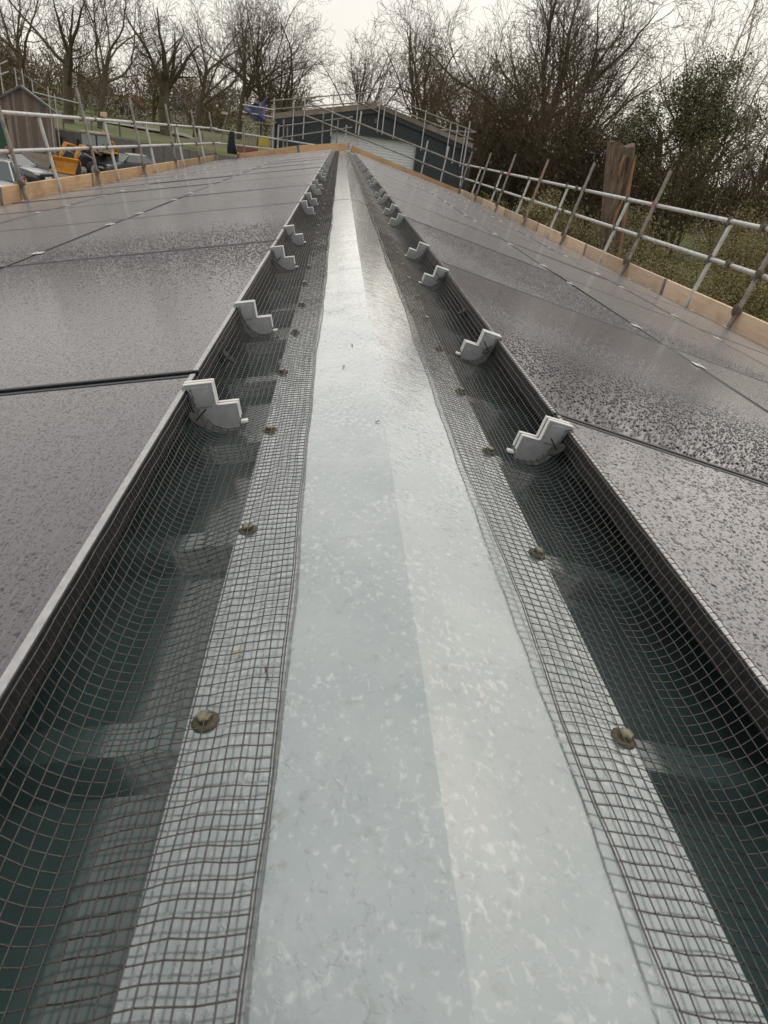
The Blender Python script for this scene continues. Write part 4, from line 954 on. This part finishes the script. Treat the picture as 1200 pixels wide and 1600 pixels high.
def lamp_post():
    P = thing('leaning_pole', 'leaning pale pole with white lamp left of the loading platform', 'lamp post', T((-12.6, 80, gheight(-12.6, 80))))
    tube_between('pole', (-12.6, 80, gheight(-12.6, 80)), (-11.4, 80, 3.1), M_STEELD, P, .07); o = MB().box(-.32, .32, -.1, .1, -.12, .12, .03).build('lamp_head', M_WHITEW, P); o.matrix_basis = P.matrix_world.inverted() @ T((-12.25, 79.85, .8))
    H = thing('white_house', 'small white gabled house far off between the bare trees', 'house', T((-33.3, 122, gheight(-33, 122)))); inv = H.matrix_world.inverted(); z0 = gheight(-33, 122)-.3
    MB().prism([(-35.0, z0), (-31.6, z0), (-31.6, .2), (-33.3, 1.5), (-35.0, .2)], 'y', 121, 128).build('wall', M_WHITEW, H).matrix_basis = inv
    for s in (-1, 1): MB().prism([(-33.3, 1.52), (-33.3+s*2.0, .0), (-33.3+s*2.0, .18), (-33.3, 1.72)], 'y', 120.8, 128.2).build('roof_slope', M_BRICK, H).matrix_basis = inv
    for x in (-34.2, -32.8): MB().box(x-.3, x+.3, 120.9, 120.99, -1.0, -.2, .01).build('window', M_CGLASS, H).matrix_basis = inv
    for i, (x, y, w) in enumerate(((-24.4, 118, 3.2), (-39.5, 124, 4.0))):
        H2 = thing('white_house', ('low pale cottage far off right of the small white house' if i == 0 else 'low pale cottage far off left of the small white house'), 'house', T((x, y, gheight(x, y)))); inv = H2.matrix_world.inverted(); z0 = gheight(x, y)-.3
        MB().box(x-w/2, x+w/2, y, y+5, z0, z0+2.5).build('wall', M_WHITEW, H2).matrix_basis = inv
        MB().prism([(y-.2, z0+2.45), (y+5.2, z0+2.45), (y+2.5, z0+4.0)], 'x', x-w/2-.2, x+w/2+.2).build('roof', M_ROOFD, H2).matrix_basis = inv
lamp_post()
def fence():
    P = thing('post_fence', 'post and wire fence along the top of the grass bank', 'fence', T((-25, 62.5, gheight(-25, 62.5)))); inv = P.matrix_world.inverted()
    for i in range(15):
        x = -40+2.2*i; z = gheight(x, 62.5); MB().box(x-.05, x+.05, 62.45, 62.55, z-.1, z+1.15, .01).build('fence_post', M_TIMB[i % 4], P).matrix_basis = inv
    for h in (.5, 1.0):
        MB().tube([(-40+2.2*i, 62.44, gheight(-40+2.2*i, 62.5)+h) for i in range(15)], .012, 5).build('fence_wire', M_STEELD, P).matrix_basis = inv
fence()

# ------------------------------------------------------------------ trees
def nrm(x, y, z):
    l = math.sqrt(x*x+y*y+z*z) or 1; return x/l, y/l, z/l
def grow(seed, base, stems, cfg):
    """stems: [(direction, length, radius)]; cfg: per-level dict; returns segments (p0,p1,r0,r1,level)"""
    rr = random.Random(seed); segs = []; st = []
    for d, L, r in stems: st.append((base, nrm(*d), L, r, 0))
    gau, uni = rr.gauss, rr.uniform
    while st:
        p, d, L, r, lv = st.pop(); c = cfg[lv]
        n = max(2, int(L/c['seg'])); sl = L/n; r0 = r; x, y, z = p
        for i in range(n):
            t = (i+1)/n; r1 = r*(1-(1-c['tip'])*t)
            w = c['wig']; d = nrm(d[0]+gau(0, w), d[1]+gau(0, w), d[2]+gau(0, w)+c['up'])
            q = (x+d[0]*sl, y+d[1]*sl, z+d[2]*sl); segs.append((x, y, z, q[0], q[1], q[2], r0, r1, lv)); x, y, z = q; r0 = r1
            if lv+1 < len(cfg) and t >= c['start']:
                k = c['kids']; m = int(k) + (1 if rr.random() < k-int(k) else 0)
                for _ in range(m):
                    a = uni(*c['ang']); u = (gau(0, 1), gau(0, 1), gau(0, 1)); dt = u[0]*d[0]+u[1]*d[1]+u[2]*d[2]
                    u = nrm(u[0]-dt*d[0], u[1]-dt*d[1], u[2]-dt*d[2]); ca, sa = math.cos(a), math.sin(a)
                    dd = (d[0]*ca+u[0]*sa, d[1]*ca+u[1]*sa, d[2]*ca+u[2]*sa)
                    st.append((q, dd, L*uni(*c['len'])*(1.15-.55*t), r1*(uni(.45, .7) if lv < 1 else uni(.36, .58)), lv+1))
    return np.array(segs)
OAK = [dict(seg=.7, wig=.07, up=.03, tip=.66, start=.5, kids=1.5, ang=(.45, 1.1), len=(1.3, 2.0)),
       dict(seg=.8, wig=.11, up=.045, tip=.20, start=.14, kids=1.05, ang=(.4, .95), len=(.36, .62)),
       dict(seg=.5, wig=.12, up=.035, tip=.28, start=.12, kids=1.0, ang=(.4, 1.0), len=(.38, .62)),
       dict(seg=.38, wig=.12, up=.02, tip=.4, start=.1, kids=1.1, ang=(.4, 1.1), len=(.40, .65)),
       dict(seg=.5, wig=.1, up=.01, tip=.5, start=.2, kids=0, ang=(.4, 1.0), len=(.4, .6))]
def segs_mesh(S, lo, hi, k, minr=0.0):
    m = (S[:, 8] >= lo) & (S[:, 8] <= hi); A = S[m]
    return prisms(A[:, 0:3], A[:, 3:6], np.maximum(A[:, 6], minr), np.maximum(A[:, 7], minr), k)
def leaves_on(pts, rngn, n, spread, size, flat=.35):
    idx = rngn.integers(0, len(pts), n); c = pts[idx] + rngn.normal(0, 1, (n, 3))*np.array(spread)
    a = rngn.normal(0, 1, (n, 3)); a /= np.linalg.norm(a, axis=1, keepdims=True); b = rngn.normal(0, 1, (n, 3)); b -= (b*a).sum(1, keepdims=True)*a; b /= np.linalg.norm(b, axis=1, keepdims=True)
    s = size*rngn.uniform(.6, 1.3, (n, 1)); nn = np.cross(a, b)*s*flat*.5
    V = np.stack([c-a*s, c-b*s*.6+nn, c+a*s, c+b*s*.6+nn], 1).reshape(-1, 3); Q = np.arange(4*n).reshape(n, 4)
    return V, Q
def cat2(parts):
    Vs, Qs, off = [], [], 0
    for V, Q in parts: Vs.append(V); Qs.append(Q+off); off += len(V)
    return np.concatenate(Vs), np.concatenate(Qs)
def tree(name, label, seed, base, stems, cfg=OAK, group='bare trees behind the buildings', bark=None, twig=None, ivy=0, ivysize=.11, minr=.011, cat='tree', leaf=None, ivylo=2, spread=.3):
    x, y = base[0], base[1]; z = base[2] if len(base) > 2 else gheight(x, y)-.15
    P = thing(name, label, cat, T((x, y, z)), group)
    S = grow(seed, (0, 0, 0), stems, cfg)
    V, Q = segs_mesh(S, 0, 1, 7); t = put('trunk', mesh_np('trunk', V, Q, True), bark or M_BARK, P)
    V, Q = segs_mesh(S, 2, 9, 3, minr); put('crown', mesh_np('crown', V, Q), twig or M_TWIG, P)
    if ivy:
        rn = np.random.default_rng(seed); A = S[S[:, 8] >= ivylo][:, 3:6]; V, Q = leaves_on(A, rn, ivy, (spread,)*3, ivysize); put('foliage', mesh_np('foliage', V, Q), leaf or M_IVY, P)
    return P, len(S)
NSEG = 0
def fan(rr, n, L, r, a0, a1, lean=(0, 0)):
    out = []
    for i in range(n):
        ph = 2*math.pi*(i+rr.uniform(-.25, .25))/n; a = rr.uniform(a0, a1)
        out.append(((math.cos(ph)*math.sin(a)+lean[0], math.sin(ph)*math.sin(a)+lean[1], math.cos(a)), L*rr.uniform(.8, 1.15), r*rr.uniform(.75, 1.05)))
    return out
def cfgmod(cfg, **kw):
    out = [dict(c) for c in cfg]
    for k, v in kw.items():
        lv, key = k.split('_', 1); out[int(lv[1:])][key] = v
    return out
BIG = cfgmod(OAK)
TREES = [
    ('tall spreading bare oak rising behind the timber shed', 1, (-24.6, 70), [((.02, 0, 1), 5.4, .48)], BIG),
    ('slimmer bare tree just right of the spreading oak by the shed', 2, (-21.6, 69), [((.06, 0, 1), 6.2, .24)], BIG),
    ('massive many-limbed bare oak above the left scaffold rail', 3, (-16.9, 74), [((.03, 0, 1), 5.2, .60)], BIG),
    ('bare tree close behind and right of the massive oak', 4, (-14.6, 76), [((.10, 0, 1), 5.8, .27)], BIG),
    ('straight slender bare tree left of the slate building', 5, (-8.9, 82), [((.02, 0, 1), 6.8, .26)], BIG),
    ('forked bare tree standing behind the left end of the slate building', 6, (-6.4, 80), [((.04, 0, 1), 6.0, .38)], BIG),
    ('bushy upright bare tree above the apex of the slate building', 7, (1.4, 76), [((-.03, 0, 1), 6.2, .27), ((.15, 0, 1), 5.6, .22)], BIG),
    ('wide fan-shaped bare oak behind the right half of the slate building', 8, (7.6, 70), [((.02, 0, 1), 7.2, .50)], BIG),
    ('tall bare oak with dark limbs right of the slate building', 9, (16.0, 60), [((-.02, 0, 1), 8.4, .46)], BIG),
    ('leaning bare tree beside the tall dark-limbed oak', 10, (18.4, 58), [((.16, 0, 1), 7.2, .30)], BIG),
    ('bare tree with low crown behind the ivy-covered tree', 12, (27.5, 55), [((.02, 0, 1), 6.0, .3)], BIG),
    ('bare tree rising at the right edge behind the green shrubs', 13, (25.2, 43), [((-.05, 0, 1), 5.2, .26)], BIG),
    ('pale hazy bare tree far behind at the upper left corner', 14, (-37, 92), [((.02, 0, 1), 6.5, .35)], BIG),
    ('bare tree between the massive oak and the slender tree', 15, (-12.4, 92), [((0, 0, 1), 6.6, .34)], BIG),
    ('bare tree between the fan-shaped oak and the dark-limbed oak', 16, (13.0, 82), [((0, 0, 1), 6.8, .34)], BIG),
]
for lab, sd_, pos, stems, cfg in TREES:
    P, n = tree('bare_tree', lab, sd_*13+5, pos, stems, cfg); NSEG += n
# evergreen, ivy-laden tree
P, n = tree('ivy_tree', 'round dark evergreen tree thick with ivy at the right', 411, (21.2, 45), [((-.12, 0, 1), 7.0, .26), ((.10, .1, 1), 6.6, .22), ((.0, -.1, 1), 7.2, .2)], cfgmod(OAK, l0_len=(.55, .85), l0_kids=1.2, l1_kids=.9), 'ivy and birch on the right', ivy=30000, ivysize=.07, ivylo=2); NSEG += n
BIR = [dict(seg=.7, wig=.05, up=.05, tip=.25, start=.3, kids=1.4, ang=(.4, .8), len=(.16, .3)), dict(seg=.4, wig=.14, up=.02, tip=.4, start=.2, kids=1.0, ang=(.4, .9), len=(.35, .6)), dict(seg=.3, wig=.2, up=-.03, tip=.5, start=.2, kids=1.2, ang=(.4, .9), len=(.4, .7)), dict(seg=.3, wig=.2, up=-.06, tip=.5, start=.2, kids=0, ang=(.4, .9), len=(.4, .7))]
for i, (x, y, d, lab) in enumerate(((21.4, 40.5, (-.03, 0, 1), 'thin white-stemmed birch in front of the ivy tree'), (24.4, 46, (.05, 0, 1), 'thin pale birch reaching into the upper right corner'), (23.0, 47, (-.02, 0, 1), 'second pale birch, left of the one in the upper right corner'))):
    P, n = tree('birch_tree', lab, 77+i, (x, y), [(d, 13.5+i, .10)], BIR, 'ivy and birch on the right', M_BIRCH, M_TWIGP, minr=.009); NSEG += n
# scrub thicket on the right: many-stemmed bare shrubs
SCR = [dict(seg=.6, wig=.13, up=.06, tip=.35, start=.15, kids=1.1, ang=(.3, .9), len=(.4, .7)), dict(seg=.4, wig=.18, up=.06, tip=.4, start=.1, kids=1.2, ang=(.3, .9), len=(.4, .65)), dict(seg=.32, wig=.2, up=.05, tip=.45, start=.1, kids=1.1, ang=(.3, .9), len=(.4, .7)), dict(seg=.3, wig=.2, up=.04, tip=.5, start=.2, kids=0, ang=(.3, .9), len=(.4, .7))]
spots = [(9.6, 52, 8.2, 'immediately right of the slate building'), (12.0, 50, 8.6, 'under the fan-shaped oak'), (14.2, 47, 8.0, 'left of the dark-limbed oak trunk'), (16.4, 46, 6.6, 'below the dark-limbed oak'), (18.4, 44, 5.8, 'below the leaning tree'), (20.2, 41, 5.4, 'behind the dead trunk'), (22.4, 40, 6.0, 'under the ivy tree'), (24.2, 37, 6.2, 'at the right edge under the birches'), (10.8, 58, 9.2, 'furthest back behind the slate building corner')]
for i, (x, y, h, where) in enumerate(spots):
    rr = random.Random(60+i)
    P, n = tree('scrub_thicket', 'dense brown leafless thicket %s' % where, 300+i, (x, y), fan(rr, 9, h*.86, .075, .05, .42), SCR, 'scrub along the right side', M_TWIG, M_TWIG, ivy=1500, ivysize=.07, minr=.011, cat='shrub', leaf=M_BUSHD if i % 2 else M_DEAD, spread=.35); NSEG += n
# leafy bushes
BSH = [dict(seg=.35, wig=.16, up=.03, tip=.4, start=.2, kids=1.2, ang=(.3, .9), len=(.45, .75)), dict(seg=.25, wig=.2, up=.03, tip=.4, start=.1, kids=1.2, ang=(.3, .9), len=(.45, .7)), dict(seg=.2, wig=.22, up=.03, tip=.5, start=.1, kids=0, ang=(.3, .9), len=(.4, .7))]
bspots = [(14.4, 23.5, 3.6, 'largest, filling the space under the birches'), (17.6, 27.5, 4.2, 'behind the largest one at the right edge'), (12.3, 20.0, 2.4, 'low, in front near the right end of the guardrail'), (11.8, 27.0, 2.6, 'just right of the dead trunk'), (9.6, 27.5, 2.5, 'just left of the dead trunk'), (9.3, 34.0, 2.6, 'behind the middle of the right guardrail'), (11.4, 38.0, 3.0, 'set further back left of the dead trunk'), (8.0, 41.0, 2.2, 'beside the slate building corner'), (14.5, 34.0, 3.1, 'behind and right of the dead trunk'), (9.4, 17.0, 1.7, 'lowest, under the nearest posts'), (15.6, 19.5, 3.0, 'at the right edge behind the nearest post'), (7.5, 18.0, 2.7, 'in front of the foot of the dead trunk'), (9.6, 20.6, 2.6, 'close on the right of the dead trunk'), (6.7, 22.5, 2.3, 'close on the left of the dead trunk')]
for i, (x, y, h, where) in enumerate(bspots):
    rr = random.Random(90+i)
    P, n = tree('green_bush', 'yellow-green leafy bush %s' % where, 500+i, (x, y), fan(rr, 11, h*.8, .03, .1, .85), BSH, 'bushes along the right side', M_TWIG, M_TWIG, ivy=15000 if y < 30 else 6000, ivysize=.036 if y < 30 else .06, minr=.006, cat='bush', leaf=M_BUSH if i in (0, 1, 2, 7, 10, 5, 12) else M_BUSHD, ivylo=1, spread=.16); NSEG += n

def dead_trunk():
    P = thing('dead_trunk', 'sawn-off dead tree trunk with split hollow behind the right guardrail', 'tree trunk', T((8.25, 20, GZ)))
    inv = P.matrix_world.inverted(); k = 40; rr = random.Random(2); rings = []
    ph = [rr.uniform(0, 6) for _ in range(6)]
    zs = [GZ-.1 + (1.17-GZ+.1)*i/22 for i in range(23)]
    for z in zs:
        t = (z-GZ)/(1.17-GZ); cx = 8.30 - .80*t + .28*t*t; cx = 8.55 - 1.05*t; R0 = .335 + .03*t + .08*(1-t)**3; ring = []
        for j in range(k):
            a = 2*math.pi*j/k; r = R0*(1 + .05*math.sin(3*a+ph[0]) + .045*math.sin(7*a+ph[1]+z) + .03*math.sin(11*a+ph[2]-z*1.4) + .03*math.sin(19*a+ph[3]+z*.7))
            da = (a-(-math.pi*.5+.12+.12*math.sin(z*2.1)) + math.pi) % (2*math.pi) - math.pi    # split facing the camera
            dep = .30*math.exp(-(da/.20)**2)*(1.0 if z < .95 else .35)*(1 if z > -2.6 else .3)
            r *= 1-dep
            zz = z + (.05*math.sin(2*a+1)+.03*math.sin(5*a) if z > 1.1 else 0)
            ring.append((cx+r*math.cos(a), 20+r*math.sin(a), zz))
        rings.append(ring)
    m = MB(); m.loft(rings, cap=True); m.build('trunk', M_STUMP, P, True).matrix_basis = inv
    # dark rotten hollow and its torn orange lips
    def lens(cx, cz, w, h, y, mat, nm, tilt=0):
        V = []; n = 16
        for j in range(n):
            a = 2*math.pi*j/n; q = 1+.25*math.sin(3*a+cz*5); u, v = w*q*math.cos(a), h*q*math.sin(a); V.append((cx+u+tilt*v, y, cz+v))
        V += [(v[0], y+.12, v[2]) for v in V]; MB().add(V, [tuple(range(n)), tuple(range(2*n-1, n-1, -1))] + [(j, n+j, n+(j+1) % n, (j+1) % n) for j in range(n)]).build(nm, mat, P).matrix_basis = inv
    lens(7.62, .66, .10, .20, 19.675, M_HOLE, 'hollow', .15)
    lens(7.66, .10, .035, .45, 19.72, M_HOLE, 'hollow', -.12)
    def strip(pts, r, mat, nm): MB().tube(pts, r, 7).build(nm, mat, P, True).matrix_basis = inv
    strip([(7.50, 19.59, .92), (7.46, 19.57, .70), (7.48, 19.59, .48), (7.56, 19.60, .30)], [.02, .045, .04, .015], M_STUMPO, 'torn_lip')
    strip([(7.86, 19.72, .95), (7.84, 19.66, .6), (7.86, 19.63, .1), (7.97, 19.63, -.5), (8.10, 19.64, -1.3), (8.2, 19.66, -2.2)], [.02, .05, .06, .06, .05, .03], M_STUMPO, 'torn_lip')
    strip([(7.80, 19.60, -.15), (7.72, 19.58, -.45), (7.70, 19.60, -.8)], [.02, .05, .02], M_STUMPO, 'torn_lip')
dead_trunk()

# ------------------------------------------------------------------ far woodland, one mass
def far_wood():
    rn = np.random.default_rng(8); rr = random.Random(8)
    FAR = [dict(seg=1.6, wig=.1, up=.05, tip=.4, start=.2, kids=1.5, ang=(.4, 1.0), len=(.4, .7)), dict(seg=1.0, wig=.18, up=.05, tip=.4, start=.1, kids=1.5, ang=(.4, 1.0), len=(.4, .65)), dict(seg=.8, wig=.2, up=.04, tip=.5, start=.1, kids=1.3, ang=(.4, 1.0), len=(.45, .75)), dict(seg=.7, wig=.2, up=.03, tip=.5, start=.2, kids=0, ang=(.4, 1.0), len=(.4, .7))]
    protos = [grow(900+i, (0, 0, 0), fan(random.Random(i), 3, 8.0, .16, .03, .3), FAR) for i in range(5)]
    parts = []
    for i in range(100):
        if i < 78: x = rr.uniform(-85, -4); y = rr.uniform(92, 140)
        else: x = rr.uniform(-8, 60); y = rr.uniform(95, 150)
        S = protos[rr.randrange(5)]; a = rr.uniform(0, 6.28); s = rr.uniform(.55, .9)*(1.0 if x < -8 else .8); ca, sa = math.cos(a)*s, math.sin(a)*s
        M = np.array([[ca, -sa, 0], [sa, ca, 0], [0, 0, s]]); o = np.array([x, y, gheight(x, y)-.3])
        P0 = S[:, 0:3]@M.T+o; P1 = S[:, 3:6]@M.T+o; parts.append(prisms(P0, P1, np.maximum(S[:, 6]*s, .03), np.maximum(S[:, 7]*s, .028), 3))
    V, Q = cat2(parts); o = put('far_woodland', mesh_np('far_woodland', V, Q), M_WOODS); o['kind'] = 'stuff'; o['label'] = 'hazy brown mass of bare woodland on the rising ground behind'; o['category'] = 'woodland'
    return len(Q)*2
ntri = far_wood()
def hedges():
    """ragged dark hedge and ivy undergrowth closing the view below the trees"""
    rn = np.random.default_rng(31); rows = [((-75, 112), (-4, 104), 6.6, 50000), ((-6, 86), (30, 74), 5.4, 34000), ((20, 66), (46, 44), 4.2, 20000)]
    labs = ['ragged brown undergrowth band beneath the left trees', 'ragged undergrowth band behind the slate building', 'ragged undergrowth band behind the ivy tree']
    for (a, b, h, n), lab in zip(rows, labs):
        t = rn.uniform(0, 1, n); x = a[0]+(b[0]-a[0])*t+rn.normal(0, 1.2, n); y = a[1]+(b[1]-a[1])*t+rn.normal(0, 1.2, n)
        top = h*(.72+.28*np.sin(t*37)+.2*np.sin(t*91+1)); z = rn.uniform(0, 1, n)**.8*top
        g = np.array([gheight(float(u), float(v)) for u, v in zip(x, y)]); pts = np.stack([x, y, g+z], 1)
        V, Q = leaves_on(pts, rn, n, (.3, .3, .2), .11); o = put('undergrowth', mesh_np('undergrowth', V, Q), M_DEAD if a[0] < -10 else M_BUSHD)
        o['kind'] = 'stuff'; o['label'] = lab; o['category'] = 'undergrowth'
hedges()
